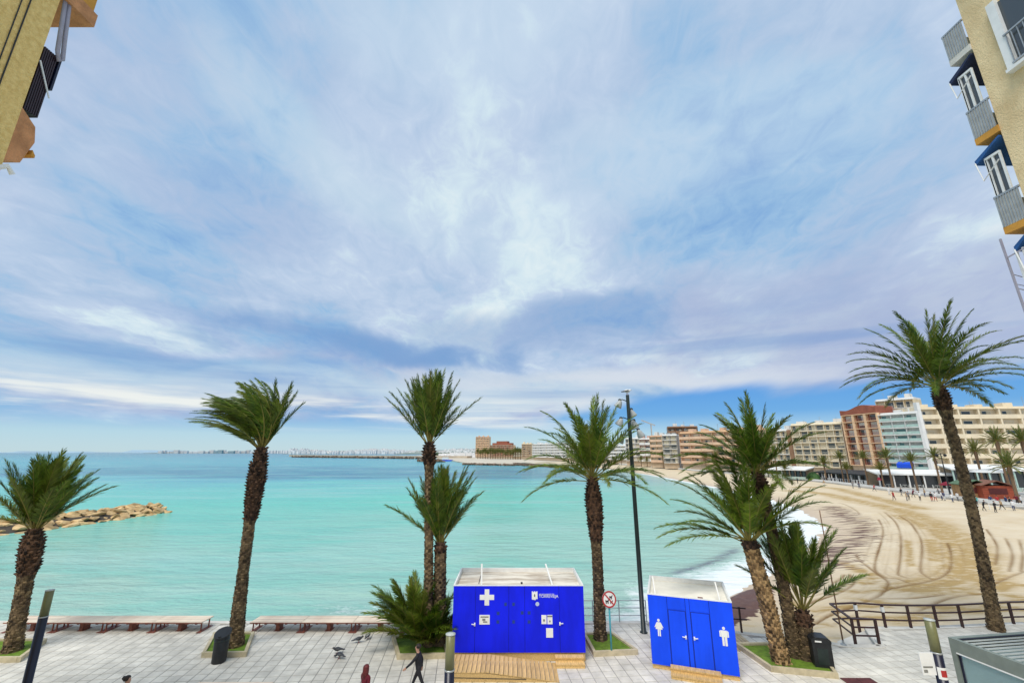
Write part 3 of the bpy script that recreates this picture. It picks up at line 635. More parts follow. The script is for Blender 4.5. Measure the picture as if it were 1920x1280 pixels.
b0, t0 = pt((1466,1246), (1404,1012)); palm('leaning palm with tan diamond-patterned trunk in the right-hand planter', b0, t0, (.33,.33,.35), .35, 26, 3.8, (4,76), 1.05, (-.10,0,0), 33, mf=M_frond2, mtr=M_trunkold, bow=.05, extra=[(0,62,4.4,-.4),(-8,54,4.4,-.4),(178,84,4.2,.6),(186,92,4.0,.6),(170,76,4.2,.6)])
b0, t0 = pt((1514,1241), (1505,1140)); palm('short young palm with long bare stalks in the right-hand planter', b0, t0, (.32,.30,.30), .7, 24, 3.5, (4,46), .5, (.05,0,0), 37, stem=.34, extra=[(-5,66,3.3,0),(178,60,3.2,0)])
b0, t0 = pt((1868,1181), (1758,722)); palm('tallest palm at the far right with wide arching crown above the beach railing', b0, t0, (.29,.24,.38), 1.5, 38, 4.75, (4,100), 1.55, (-.05,0,0), 41, mtr=M_trunk, bow=.25, extra=[(0,70,5.4,-.6),(-10,66,5.2,-.6),(182,86,5.3,.8),(170,78,5.0,.6)], leafw=.068)
# planters
def planter(poly, label):
    c = Vector((sum(p[0] for p in poly)/len(poly), sum(p[1] for p in poly)/len(poly), 0)); o = thing('tree_planter', label, 'planter', c, 0, 'turfed tree planters')
    n = len(poly); q = [(x-c.x, y-c.y) for x, y in poly]
    for i in range(n):
        k = MB(); a = Vector((*q[i], 0)); b = Vector((*q[(i+1) % n], 0)); d = (b-a).normalized()*.065
        k.bar(a+d*(1 if i % 2 else -1)+Vector((0,0,.10)), b-d*(1 if i % 2 else -1)+Vector((0,0,.10)), .13, .21+.004*i); k.build('kerb', M_kerb, o)
    g = MB(); sh = .93; g.prism([(x*sh, y*sh) for x, y in q], .002, .13); g.build('turf', M_turf, o)
planter(PL['a'], 'turf planter with cream kerb at the left edge around the short dark palm')
planter(PL['b'], 'square turf planter with cream kerb around the wind-blown palm')
planter(PL['c'], 'turf planter with cream kerb under the bushy palm shrub')
planter(PL['d'], 'skewed turf planter between the two blue cabins')
planter(PL['e'], 'long turf planter holding three palms right of the toilet cabin')
# ------------------------------------------------------------------ first-aid cabin
def text_mesh(body, size, m, name, parent, loc, rot=(math.pi/2,0,0), align='LEFT'):
    cu = bpy.data.curves.new(name, 'FONT'); cu.body = body; cu.size = size; cu.extrude = .004; cu.align_x = align
    tmp = bpy.data.objects.new(name, cu); COL.objects.link(tmp); bpy.context.view_layer.update()
    me = bpy.data.meshes.new_from_object(tmp.evaluated_get(bpy.context.evaluated_depsgraph_get())); bpy.data.objects.remove(tmp)
    me.materials.clear(); me.materials.append(m); o = link(name, me, parent, loc); o.rotation_euler = rot; return o
def cabin_shell(root, W_, D_, z0, z1, seams, m, mroof):
    b = MB(); b.bbox((0, .03, z0), (W_, D_, z1-.42)); b.build('body', m, root)
    xs_ = [0]+seams+[W_]
    for a, c in zip(xs_[:-1], xs_[1:]):
        p = MB(); p.bbox((a+.008, .004, z0), (c-.008, .027, z1-.01)); p.build('wall_panel', m, root)
    sb_ = MB(); sb_.bbox((.004, .0272, z0+.002), (W_-.004, .0298, z1-.012)); sb_.build('seam_shade_sheet', mat('painted seam shade', (.004,.006,.10), .7, .1), root)  # thin dark sheet added so the panel seams show painted shade
    sd = MB()
    for x in (0, W_-.05): sd.bbox((x, .0285, z1-.42), (x+.05, D_, z1-.01))
    sd.bbox((.0505, D_-.05, z1-.42), (W_-.0505, D_, z1-.01)); sd.build('side_wall_top', m, root)
    lin_ = MB(); lin_.bbox((.0508,.062,z1-.158),(.075,D_-.078,z1-.011)); lin_.bbox((W_-.075,.062,z1-.158),(W_-.0508,D_-.078,z1-.011)); lin_.bbox((.0508,D_-.0775,z1-.158),(W_-.0508,D_-.0508,z1-.011)); lin_.build('parapet_liner', M_white, root)
    rf = MB(); rf.bbox((.052, .06, z1-.418), (W_-.052, D_-.052, z1-.16)); rf.build('roof', mroof, root)
    e = MB(); e.bbox((-.01, .0, z1-.008), (W_+.01, .07, z1+.03)); e.bbox((-.01, D_-.07, z1-.008), (W_+.01, D_+.01, z1+.03))
    e.bbox((-.012, .0702, z1-.008), (.06, D_-.0702, z1+.03)); e.bbox((W_-.06, .0702, z1-.008), (W_+.012, D_-.0702, z1+.03)); e.build('roof_edge', M_white, root)
    u = MB(); u.bbox((.055, .0305, z1-.16), (W_-.055, .06, z1-.01)); u.build('parapet_liner', mroof, root)
Yk = 21.85; kL = -2.70; kW = 6.00; z0, z1 = .36, 3.04
k1 = thing('first_aid_cabin', 'larger blue cabin with white first-aid cross and white-rimmed flat roof', 'cabin', (kL, Yk, 0))
def k1p(px_, py_): p = atY(px_, py_, Yk); return p.x-kL, p.z
cabin_shell(k1, kW, 3.05, z0, z1, [k1p(891,1150)[0], k1p(954,1150)[0], k1p(984,1150)[0], k1p(1049,1150)[0]], M_blue, M_roofw)
q = MB(); cx_, cz = k1p(913,1119); a = .105; b = .33
q.slabXZ([(cx_-a,cz-b),(cx_+a,cz-b),(cx_+a,cz-a),(cx_+b,cz-a),(cx_+b,cz+a),(cx_+a,cz+a),(cx_+a,cz+b),(cx_-a,cz+b),(cx_-a,cz+a),(cx_-b,cz+a),(cx_-b,cz-a),(cx_-a,cz-a)], -.008, .002); q.build('white_cross', M_white, k1)
q = MB(); x, z = k1p(1002.5,1115.5); q.slabXZ([(x-.13,z-.16),(x+.03,z-.19),(x+.06,z-.14),(x+.13,z-.15),(x+.13,z+.17),(x+.08,z+.17),(x+.08,z+.14),(x+.03,z+.14),(x+.03,z+.17),(x-.03,z+.17),(x-.03,z+.14),(x-.08,z+.14),(x-.08,z+.17),(x-.13,z+.17)], -.008, .002); em = q.build('crest_emblem', M_white, k1)
q = MB(); q.slabXZ([(x-.025,z-.05),(x+.025,z-.05),(x+.025,z+.03),(x,z+.07),(x-.025,z+.03)], -.012, -.007); q.build('crest_mark', M_dark, em)
x, z = k1p(1010.5,1119.5); text_mesh('TORREVIEJA', .165, M_white, 'lettering', k1, (x, -.004, z))
x, z = k1p(1010.5,1114.5); text_mesh('AYUNTAMIENTO DE', .075, M_white, 'lettering', k1, (x, -.004, z))
q = MB(); x, z = k1p(1007.5,1131.5); q.slabXZ([(x+.085*math.cos(i*.2618), z+.085*math.sin(i*.2618)) for i in range(24)], -.008, .002); q.build('round_sticker', mat('pale blue vinyl', (.50,.58,.80), .5, .1), k1)
def notice(px_, py_, w_, h_, lab, dark=None):
    x, z = k1p(px_, py_); q = MB(); q.slabXZ([(x-w_/2,z-h_/2),(x+w_/2,z-h_/2),(x+w_/2,z+h_/2),(x-w_/2,z+h_/2)], -.010, .002); o = q.build('notice', M_white, k1, label=lab)
    q = MB()
    for (ax, az, aw, ah) in dark or []: q.slabXZ([(x+ax-aw/2,z+az-ah/2),(x+ax+aw/2,z+az-ah/2),(x+ax+aw/2,z+az+ah/2),(x+ax-aw/2,z+az+ah/2)], -.014, -.009)
    if dark: q.build('print', mat('grey print', (.22,.22,.20), .7, .3, 20), o)
notice(908.5, 1160.8, .47, .38, 'wide white notice', [(0,.11,.36,.05),(-.03,.0,.14,.09),(.03,-.09,.2,.05)])
notice(1020, 1160.5, .23, .36, None, [(0,-.03,.08,.09)]); notice(1031, 1160.5, .23, .37, None, [(0,.13,.22,.06),(0,-.07,.06,.07)])
notice(1030.5, 1185.5, .31, .37, 'white framed notice', None)
for px_, py_ in ((948,1132),(963,1132),(934,1149),(979,1148),(992,1148),(933.5,1165),(963,1165),(992,1165)):
    x, z = k1p(px_, py_); q = MB(); q.slabXZ([(x-.07,z-.07),(x+.07,z-.07),(x+.07,z+.07),(x-.07,z+.07)], -.002, .006)
    q.slabXZ([(x-.03,z-.05),(x+.03,z-.05),(x+.03,z+.04),(x,z+.06),(x-.03,z+.04)], -.006, -.001, 1); q.build('faded_sticker', [mat('faded navy vinyl', (.006,.028,.42), .5, .2, 8), mat('dark teal vinyl', (.01,.05,.20), .5, .2, 8)], k1)
def lever(root, x, z, sg, m=M_white):
    q = MB(); q.bbox((x-.02, -.05, z-.02), (x+.02, .003, z+.02)); q.bar((x, -.045, z), (x+.14*sg, -.05, z+.02*sg*0+.02), .03, .03); q.bbox((x-.03, -.004, z-.08), (x+.03, .0035, z+.06)); return q.build('handle', m, root)
lever(k1, *k1p(890,1169.5), -1); lever(k1, *k1p(1050,1168), 1)
for a_, b_ in (((902.5,1095),(903.5,1056)), ((1037,1093),(1023,1057))):
    p = MB(); x, z = k1p(a_[0], a_[1]); top_ = atY(*b_, Yk+ (.35 if a_[0] < 1000 else 1.9)); p.bar((x, .12, z1-.1), (top_.x-kL, top_.y-Yk, top_.z), .07, .05); p.build('roof_bracket', M_white, k1)
p = MB(); p.bbox((kW*.18, .9, z1-.16), (kW*.185, 2.6, z1-.145)); p.bbox((kW*.52, .85, z1-.16), (kW*.535, 1.0, z1-.10)); p.build('roof_fitting', M_dark, k1)
sk = MB(); sk.bbox((.02, .06, .01), (kW-.02, 2.95, z0-.003)); sk.build('plinth', M_wood, k1)
st = MB(); 
x0_, x1_ = k1p(1040,1225)[0], k1p(1093,1225)[0]
tr = thing('cabin_step', 'short two-tread wooden step at the right end of the first-aid cabin', 'step', (kL+x0_, Yk, 0))
for j, (ya, za) in enumerate(((-.30,.30),(-.60,.16))):
    s_ = MB(); s_.bbox((0, ya-.02, za-.045), (x1_-x0_, ya+.29, za)); s_.build('tread', M_wood, tr)
    s_ = MB(); s_.bbox((.01, ya+.0, .003), (x1_-x0_-.01, ya+.03, za-.047)); s_.build('riser', M_wood, tr)
# wooden access ramp, board by board
rp = thing('access_ramp', 'wooden plank ramp along the front of the first-aid cabin', 'ramp', (-2.62, 20.1, 0))
def rampz(x): return .36 if x < 1.45 else .36*(1-(x-1.45)/3.15)+.025
nb = 24; bw_ = 4.55/nb
for j in range(nb):
    xa = j*bw_; xm = xa+bw_/2; s_ = math.atan((rampz(xm+.02)-rampz(xm-.02))/.04)
    p = MB(); p.box((0,0,0), (bw_-.024, 1.60+random.uniform(-.01,.01), .03)); o = p.build('plank', M_wood, rp, loc=(xm, .80, rampz(xm)-.017)); o.rotation_euler = (0, -s_, 0)
p = MB(); p.add([(0,.02,.0),(4.5,.02,.0),(4.5,.02,.01),(1.45,.02,.32),(0,.02,.32),(0,.05,.0),(4.5,.05,.0),(4.5,.05,.01),(1.45,.05,.32),(0,.05,.32)], [(0,1,2,3,4),(9,8,7,6,5),(0,5,6,1),(1,6,7,2),(2,7,8,3),(3,8,9,4),(4,9,5,0)]); p.build('side_board', M_wood, rp)
p = MB(); p.bar((0,.012,.17),(3.2,.012,.11),.012,.02); p.build('side_groove', M_dark, rp)
# ------------------------------------------------------------------ toilet cabin
fl = at(1223,1243,.18); fr_ = at(1388,1268,.18); dv = fr_-fl; ang = math.atan2(dv.y, dv.x); W2 = dv.length
k2 = thing('toilet_cabin', 'smaller turned blue toilet cabin with white figures beside two doors', 'cabin', (fl.x, fl.y, 0), ang)
h0, h1 = .18, 2.86
cabin_shell(k2, W2, 3.1, h0, h1, [W2*.235, W2*.455, W2*.505, W2*.735], M_blue2, M_roofc)
def fig(cx, cz, hgt, skirt):
    s = hgt/2.0; P_ = lambda pts: [(cx+a*s, cz+b*s) for a, b in pts]; q = MB()
    q.slabXZ([(cx+.155*s*math.cos(i*.3927), cz+.82*s+.165*s*math.sin(i*.3927)) for i in range(16)], -.008, .002)
    if skirt:
        q.slabXZ(P_([(-.22,.60),(.22,.60),(.42,-.22),(-.42,-.22)]), -.008, .002); q.slabXZ(P_([(-.25,.60),(-.20,.44),(-.44,-.06),(-.54,.0)]), -.0085, .0015); q.slabXZ(P_([(.25,.60),(.54,.0),(.44,-.06),(.20,.44)]), -.0085, .0015)
        q.slabXZ(P_([(-.18,-.22),(-.03,-.22),(-.03,-1.0),(-.18,-1.0)]), -.0075, .0025); q.slabXZ(P_([(.03,-.22),(.18,-.22),(.18,-1.0),(.03,-1.0)]), -.0075, .0025)
    else:
        q.slabXZ(P_([(-.34,.60),(.34,.60),(.34,-.10),(-.34,-.10)]), -.008, .002); q.slabXZ(P_([(-.36,.60),(-.36,-.08),(-.50,-.08),(-.50,.50)]), -.0085, .0015); q.slabXZ(P_([(.36,.60),(.50,.50),(.50,-.08),(.36,-.08)]), -.0085, .0015)
        q.slabXZ(P_([(-.27,-.10),(-.03,-.10),(-.03,-1.0),(-.27,-1.0)]), -.0075, .0025); q.slabXZ(P_([(.03,-.10),(.27,-.10),(.27,-1.0),(.03,-1.0)]), -.0075, .0025)
    return q
HH = h1-h0
fig(W2*.115, h0+HH*.53, HH*.25, True).build('pictogram', M_white, k2, label='white woman figure'); fig(W2*.875, h0+HH*.52, HH*.265, False).build('pictogram', M_white, k2, label='white man figure')
for a, c, hx, sg in ((.24,.45,.43,-1),(.51,.73,.53,1)):
    d = MB(); d.bbox((W2*a+.02, -.016, h0+.03), (W2*c-.02, .0035, h0+HH*.80)); do = d.build('door', M_blue2, k2); lv = lever(do, 0, 0, sg); lv.location = (W2*hx, -.016, h0+HH*.44)
    gp = MB(); gp.bbox((W2*a, -.006, h0+.012), (W2*c, .0037, h0+HH*.805)); gp.build('door_gap_shade', mat('painted seam shade', (.004,.006,.10), .7, .1), k2)  # dark sheet rimming the door, painting the shade of its gap
    t_ = MB(); t_.bbox((W2*a+.02, -.010, h0+HH*.82), (W2*c-.02, .0035, h1-.06)); t_.build('transom_panel', M_blue2, k2)
for x, y in ((W2*.1, .3), (W2*.88, .3)):
    p = MB(); p.bar((x, y, h1-.2), (x-.1, y+.5, h1+.55), .05, .04); p.build('roof_bracket', M_white, k2)
p = MB(); p.bbox((W2*.62, .5, h1-.16), (W2*.68, .62, h1-.07)); p.build('roof_fitting', M_rust, k2)
sk = MB(); sk.bbox((.02, .05, .004), (W2-.02, 3.0, h0-.003)); sk.build('plinth', M_wood, k2)
s2 = thing('cabin_step', 'two-tread wooden step below the toilet doors', 'step', fl - Vector((0,0,fl.z)) + Vector((math.cos(ang), math.sin(ang), 0))*W2*.22, ang)
for j, (ya, za) in enumerate(((-.36,.28),(-.68,.15))):
    s_ = MB(); s_.bbox((0, ya-.02, za-.05), (W2*.57, ya+.32, za)); s_.build('tread', M_wood, s2)
    s_ = MB(); s_.bbox((.01, ya+.0, .003), (W2*.57-.01, ya+.03, za-.052)); s_.build('riser', M_wood, s2)
# ------------------------------------------------------------------ benches
def bench(x0, x1, label, nsec):
    b = thing('promenade_bench', label, 'bench', ((x0+x1)/2, 25.45, 0), 0, 'long slatted benches by the sea wall'); L = x1-x0; sl = L/nsec
    for s in range(nsec):
        xa = -L/2+s*sl
        for j in range(6):
            p = MB(); p.box((0,0,0), (sl-.025, .148, .045)); o = p.build('slat', M_bench, b, loc=(xa+sl/2, -.40+j*.16, .46+random.uniform(-.004,.004)))
        fr = MB()
        for q in (.12, .30, .5, .7, .88): fr.bbox((xa+sl*q-.05, -.46, .375), (xa+sl*q+.05, .46, .435))
        fr.build('cross_bearer', M_rust, b)
        for q in (.04, .96):
            lg = MB(); lg.bar((xa+sl*q, -.3, .02), (xa+sl*q, -.3, .43), .05); lg.bar((xa+sl*q, .3, .02), (xa+sl*q, .3, .43), .05); lg.bbox((xa+sl*q-.10, -.5, .0), (xa+sl*q+.10, .5, .025)); lg.build('leg', M_rust, b)
        lg = MB(); lg.bbox((xa+sl*.5-.09, -.22, .02), (xa+sl*.5+.09, .22, .374)); lg.bbox((xa+sl*.5-.17, -.26, .0), (xa+sl*.5+.17, .26, .018)); lg.build('pedestal', M_rust, b)
    p = MB(); p.bbox((-L/2, -.492, .43), (L/2, -.478, .472)); p.build('front_edge', M_rust, b)
bench(-26.4, -16.1, 'left-hand long slatted bench between the two leftmost palms', 4)
bench(-13.6, -5.6, 'right-hand long slatted bench ending behind the palm shrub', 3)
# ------------------------------------------------------------------ bins
def bin_(loc, label, rz, kind):
    b = thing('litter_bin', label, 'litter bin', loc, rz)
    m = MB()
    if kind == 0:
        m.lathe([(.27,.0),(.29,.03),(.30,1.0),(.28,1.02)], 20); m.build('body', M_black, b, True)
        h = MB(); h.add([(.33*math.cos(a), .33*math.sin(a), 1.06+.10*math.sin(a)) for a in [i*math.pi/10 for i in range(20)]] + [(.34*math.cos(a), .34*math.sin(a), 1.15+.13*math.sin(a)) for a in [i*math.pi/10 for i in range(20)]],
                        [tuple(range(19,-1,-1)), tuple(range(20,40))] + [(i,(i+1)%20,20+(i+1)%20,20+i) for i in range(20)]); h.build('lid', M_black, b)
        h = MB(); h.bbox((-.04,.22,1.0),(.04,.28,1.2)); h.bbox((-.05,-.28,1.0),(.05,-.22,1.09)); h.build('lid_post', M_black, b)
        h = MB(); h.lathe([(.312,.86),(.315,.88),(.312,.90)], 20); h.build('band', M_lampgreen, b, True)
    else:
        m.bbox((-.36,-.30,.02),(.36,.30,1.05)); m.build('body', M_black, b)
        h = MB(); h.slabXZ([(-.38,1.053),(.38,1.053),(.38,1.16),(.24,1.26),(-.24,1.26),(-.38,1.16)], -.32, .32); h.build('lid', M_black, b)
        h = MB(); h.bbox((-.25,-.325,1.08),(.0,-.319,1.14)); h.build('label_plate', M_white, b)
        h = MB(); h.bbox((-.2,-.306,.25),(.2,-.3005,.85)); h.build('door', M_lampgreen, b)
bin_(at(410,1240), 'black round litter bin in front of the wind-blown palm', .1, 0)
bin_(at(1543,1252), 'black box litter bin behind the short young palm', -.25, 1)
# ------------------------------------------------------------------ column lights (cut off by the picture's foot)
def column(px0, Y_, label, extra=False):
    t_ = atY(*px0, Y_); c = thing('light_column', label, 'lamp', (t_.x, t_.y, 0), 0, 'column lights on the promenade')
    p = MB(); p.lathe([(.145,0),(.145,.03),(.125,.05),(.125,t_.z-.82)], 20); p.build('shaft', M_navy, c, True)
    p = MB(); p.lathe([(.118,t_.z-.78),(.118,t_.z-.02)], 20); p.build('diffuser', M_olive, c, True)
    p = MB(); p.lathe([(.128,t_.z-.819),(.132,t_.z-.80),(.128,t_.z-.781)], 20); p.build('ring', M_galv, c, True)
    p = MB(); p.lathe([(.124,t_.z-.019),(.128,t_.z-.0),(.0,t_.z+.01)], 20); p.build('cap', M_louv, c, True)
    if extra:
        p = MB(); p.bbox((-.50,-.02,t_.z-1.33),(-.128,.0,t_.z-.80)); pl_ = p.build('sign_plate', M_white, c)
        p = MB(); p.bbox((-.46,-.024,t_.z-1.16),(-.2,-.0205,t_.z-1.12)); p.bbox((-.46,-.024,t_.z-1.27),(-.36,-.0205,t_.z-1.2)); p.build('print', mat('grey print', (.22,.22,.20)), pl_)
        p = MB(); a = [R(200+i*16) for i in range(9)]; p.add([(.1275*math.cos(q), .1275*math.sin(q), t_.z-1.4) for q in a]+[(.1275*math.cos(q), .1275*math.sin(q), t_.z-1.12) for q in a], [(i,i+1,10+i,9+i) for i in range(8)]); st_ = p.build('sticker', M_white, c)
        p = MB(); p.add([(.129*math.cos(q), .129*math.sin(q), t_.z-1.34) for q in a[2:7]]+[(.129*math.cos(q), .129*math.sin(q), t_.z-1.18) for q in a[2:7]], [(i,i+1,6+i,5+i) for i in range(4)]); p.build('print', M_signred, st_)
column((94,1105), 16.0, 'leftmost navy light column in front of the left bench'); column((845,1187), 12.5, 'navy light column at the left end of the plank ramp'); column((1742,1160), 13.4, 'navy light column with white sign plate left of the glass pavilion', True)
# ------------------------------------------------------------------ floodlight mast with gull
ms = thing('floodlight_mast', 'tall dark green floodlight mast between the blue cabins', 'lamp post', (6.82, 25.04, 0))
p = MB(); p.lathe([(.2,0),(.2,.03),(.125,.05),(.115,6),(.10,12.25),(.09,12.29)], 14); p.build('mast', M_lampgreen, ms, True)
lampp = MB(); lampp.lathe([(.02,.30),(.09,.26),(.16,.12),(.225,-.10),(.23,-.14)], 14); lm = lampp.mesh('floodlight', mat('grey floodlight housing', (.40,.42,.42), .4, .1, 3)); lm.polygons.foreach_set('use_smooth', [True]*len(lm.polygons))
gl = MB(); gl.lathe([(.0,-.16),(.21,-.155),(.215,-.142)], 14); glm = gl.mesh('lens', mat('lamp lens', (.7,.72,.72), .2, .05))
arm0 = None
for px_, py_, dyy in ((1160,762,-.1),(1186,779,.3),(1162,796,-.2),(1201,817,.3),(1164,828,.2),(1190,800,-.5)):
    q = atY(px_, py_, 25.04+dyy); lx = q.x-6.82; z = q.z; sg = 1 if lx > 0 else -1
    a = MB(); a.tube([(sg*.09, 0, z+.34), (lx*.6, dyy*.6, z+.42), (lx*.85, dyy, z+.34)], .03, 6); a.lathe([(.06,z+.22),(.10,z+.28),(.09,z+.42),(.03,z+.46)], 10, (lx*.85, dyy, 0)); a.build('arm', M_lampgreen, ms, True)
    f = link('floodlight', lm, ms, (lx, dyy, z+.10)); f.rotation_euler = (R(12), R(-28*sg), 0); g = link('lens', glm, f)
def bird(name, label, cat, loc, rz, sc, mb_, mw, group=None, peck=0.0):
    b = thing(name, label, cat, loc, rz, group)
    hz = .19-peck*.13; hx = .13+peck*.06
    p = MB(); p.tube([(-.17,0,.115),(-.10,0,.13),(-.02,0,.14),(.06,0,.15),(.10,0,.165*(1-peck*.2)),(hx,0,hz),(hx+.03,0,hz+.005),(hx+.05,0,hz-.005)], [.012,.04,.068,.06,.04,.032,.028,.006], 10); p.v = [(x*sc, y*sc, z*sc) for x, y, z in p.v]; p.build('body', mb_, b, True)
    for sg in (-1, 1):
        p = MB(); p.tube([(.06,sg*.05,.16),(-.04,sg*.066,.15),(-.16,sg*.03,.125),(-.22,sg*.012,.118)], [.012,.030,.02,.003], 6); p.v = [(x*sc, y*sc, z*sc) for x, y, z in p.v]; p.build('wing', mw, b, True)
        p = MB(); p.bar((.0,sg*.03,.0),(.0,sg*.03,.09),.012); p.bar((-.01,sg*.03,.004),(.045,sg*.03,.004),.016,.008); p.v = [(x*sc, y*sc, z*sc) for x, y, z in p.v]; p.build('leg', mat('pink bird leg', (.35,.12,.10)), b)
    p = MB(); p.tube([(-.15,0,.12),(-.27,0,.10)], [.03,.018], 6); p.v = [(x*sc, y*sc*1.2, z*sc) for x, y, z in p.v]; p.build('tail', mw, b)
    p = MB(); p.tube([(hx+.045,0,hz-.004),(hx+.085,0,hz-.015)], [.010,.002], 5); p.v = [(x*sc, y*sc, z*sc) for x, y, z in p.v]; p.build('beak', mat('beak', (.35,.22,.06)), b)
bird('seagull', 'grey-backed seagull standing on top of the floodlight mast', 'bird', (6.82, 25.04, 12.29), R(25), 1.6, M_white, mat('gull wing', (.12,.13,.14), .7, .2, 9))
M_pig = mat('pigeon grey', (.045,.048,.055), .6, .3, 12); M_pigl = mat('pale pigeon', (.30,.30,.30), .6, .3, 12)
for px_, py_, rz, mm, lab, pk in ((632,1224,200,M_pig,'dark pigeon standing left of another on the paving',0),(636,1234,160,M_pig,'grey pigeon pecking nearest the camera on the paving',1),(672,1204,20,M_pig,'dark pigeon walking midway between bench and woman',0),(690,1197,80,M_pigl,'pale pigeon standing upright near the bench',0),(736,1189,60,M_pig,'dark pigeon closest to the palm shrub planter',.3)):
    bird('pigeon', lab, 'bird', at(px_, py_), R(rz), 1.25, mm, M_pig if mm is M_pigl else mat('pigeon wing', (.09,.095,.105), .7, .3, 12), 'pigeons on the paving', pk)
# ------------------------------------------------------------------ round prohibition sign
sg_ = thing('prohibition_sign', 'round red-rimmed no-animals sign on a turquoise pole beside the shaggy palm', 'sign', at(1147,1228))
p = MB(); p.tube([(0,0,0),(0,0,2.62)], .042, 12); p.build('pole', M_turq, sg_, True)
rr = [(math.cos(i*math.pi/16), math.sin(i*math.pi/16)) for i in range(32)]
p = MB(); p.slabXZ([(.33*a, 2.32+.36*b) for a, b in rr], -.075, -.055); p.build('disc', M_white, sg_)
p = MB(); n = 32
for i in range(n):
    a, b = rr[i], rr[(i+1) % n]; p.slabXZ([(.27*a[0],2.32+.295*a[1]),(.33*a[0],2.32+.36*a[1]),(.33*b[0],2.32+.36*b[1]),(.27*b[0],2.32+.295*b[1])], -.085, -.0755)
p.build('red_rim', M_signred, sg_)
p = MB()                                   # plain four-legged animal shapes
for ox, oz, s in ((-.10,2.22,.9),(.08,2.40,.8),(.10,2.20,.7)):
    p.slabXZ([(ox-.08*s,oz-.02*s),(ox+.07*s,oz-.02*s),(ox+.08*s,oz+.05*s),(ox+.12*s,oz+.10*s),(ox+.07*s,oz+.12*s),(ox+.04*s,oz+.06*s),(ox-.08*s,oz+.06*s),(ox-.11*s,oz+.11*s)], -.082, -.0758)
    for q in (-.07,-.04,.03,.06): p.slabXZ([(ox+q*s-.012*s,oz-.10*s),(ox+q*s+.012*s,oz-.10*s),(ox+q*s+.012*s,oz-.021*s),(ox+q*s-.012*s,oz-.021*s)], -.082, -.0758)
p.build('print', M_dark, sg_)
p = MB(); p.slabXZ([(-.20,2.50),(-.16,2.54),(.20,2.14),(.16,2.10)], -.09, -.0825); p.build('red_bar', M_signred, sg_)
# ------------------------------------------------------------------ rails
rl = thing('sea_railing', 'thin grey metal railing on the sea wall behind the prohibition sign', 'railing', (3.0, 26.35, 0))
for z in (.35,.72,1.08):
    p = MB(); p.tube([(0,0,z),(4.4,0,z)], .022, 6); p.build('rail', M_galv, rl)
for x in (0,1.45,2.9,4.38):
    p = MB(); p.tube([(x,0,-.02),(x,0,1.10)], .028, 6); p.build('post', M_galv, rl)
sr = thing('beach_railing', 'short brown railing end right of the toilet cabin', 'railing', at(1391,1186))
p = MB(); p.bar((0,0,-.1),(0,0,1.2),.08); p.build('post', M_brownrail, sr)
for z in (1.14,.62):
    p = MB(); p.bar((-1.7,.35,z),(.32,-.05,z+.004),.07,.05); p.build('rail', M_brownrail, sr)
br = thing('beach_railing', 'long dark brown post and rail fence turning a corner at the beach ramp', 'railing', (0,0,0))
rail_pts = [Vector((17.83,23.62,0)), Vector((16.75,23.72,-.45)), Vector((17.2,25.75,-.45)), Vector((18.6,25.85,-.2)), Vector((19.85,25.62,0)), Vector((21.16,25.58,0)), Vector((22.6,25.60,0)), Vector((24.0,25.68,0)), Vector((27.2,26.1,0)), Vector((30.5,26.3,0)), Vector((34,26.9,0))]
tops = [1.08, 1.52, 1.55, 1.32, 1.10, 1.08, 1.08, 1.08, 1.08, 1.08, 1.08]
for k, (p_, h_) in enumerate(zip(rail_pts, tops)):
    if k == 2: continue
    p = MB(); p.bar(p_-Vector((0,0,.1)), p_+Vector((0,0,h_-.03)), .10, .10); p.build('post', M_brownrail, br)
    if k in (3, 4): p = MB(); p.bar(p_+Vector((0,0,h_-.34)), p_+Vector((0,0,h_-.10)), .125, .125); p.build('post_band', M_white, br)
for k in range(len(rail_pts)-1):
    if k == 1: 
        pass
    a, b = rail_pts[k], rail_pts[k+1]
    for q in (.0, .36, .72):
        p = MB(); ta = a.z+tops[k]-q; tb = b.z+tops[k+1]-q; p.bar((a.x,a.y,ta), (b.x,b.y,tb), .12 if q == 0 else .06, .06); p.build('rail', M_brownrail, br)
rm = MB(); rm.add([(15.7,24.0,-.95),(18.3,23.55,-.015),(19.2,25.7,-.015),(16.6,25.9,-.95),(15.7,24.0,-1.6),(18.3,23.55,-1.6),(19.2,25.7,-1.6),(16.6,25.9,-1.6)], [(0,1,2,3),(4,7,6,5),(0,4,5,1),(1,5,6,2),(2,6,7,3),(3,7,4,0)])
o = rm.build('beach_ramp', M_conc); o['kind'] = 'structure'
# boardwalk strip beside the toilet cabin
bd = thing('beach_boardwalk', 'small pale boardwalk strip beside the turfed planter with three palms', 'boardwalk', (10.45, 23.35, 0))
for k in range(7):
    p = MB(); p.box((0,0,0), (.16, 1.9, .03)); p.build('plank', mat('pale plank', (.50,.40,.26), .7, .3, 3, rnd=.15), bd, loc=(k*.185, .5, .018))
pl_ = thing('beach_pole', 'thin leaning rusty pole at the edge of the beach', 'pole', at(1582,1209))
p = MB(); p.tube([(0,0,0),(-.04,0,2.4),(-.03,.0,4.2),(-.05,0,6.1)], [.035,.03,.027,.022], 8); p.build('mast', mat('rusty pole', (.20,.105,.055), .7, .4, 3), pl_, True)
p = MB(); p.lathe([(.14,0),(.14,.05),(.05,.10),(.045,.22)], 10); p.build('foot', M_galv, pl_)
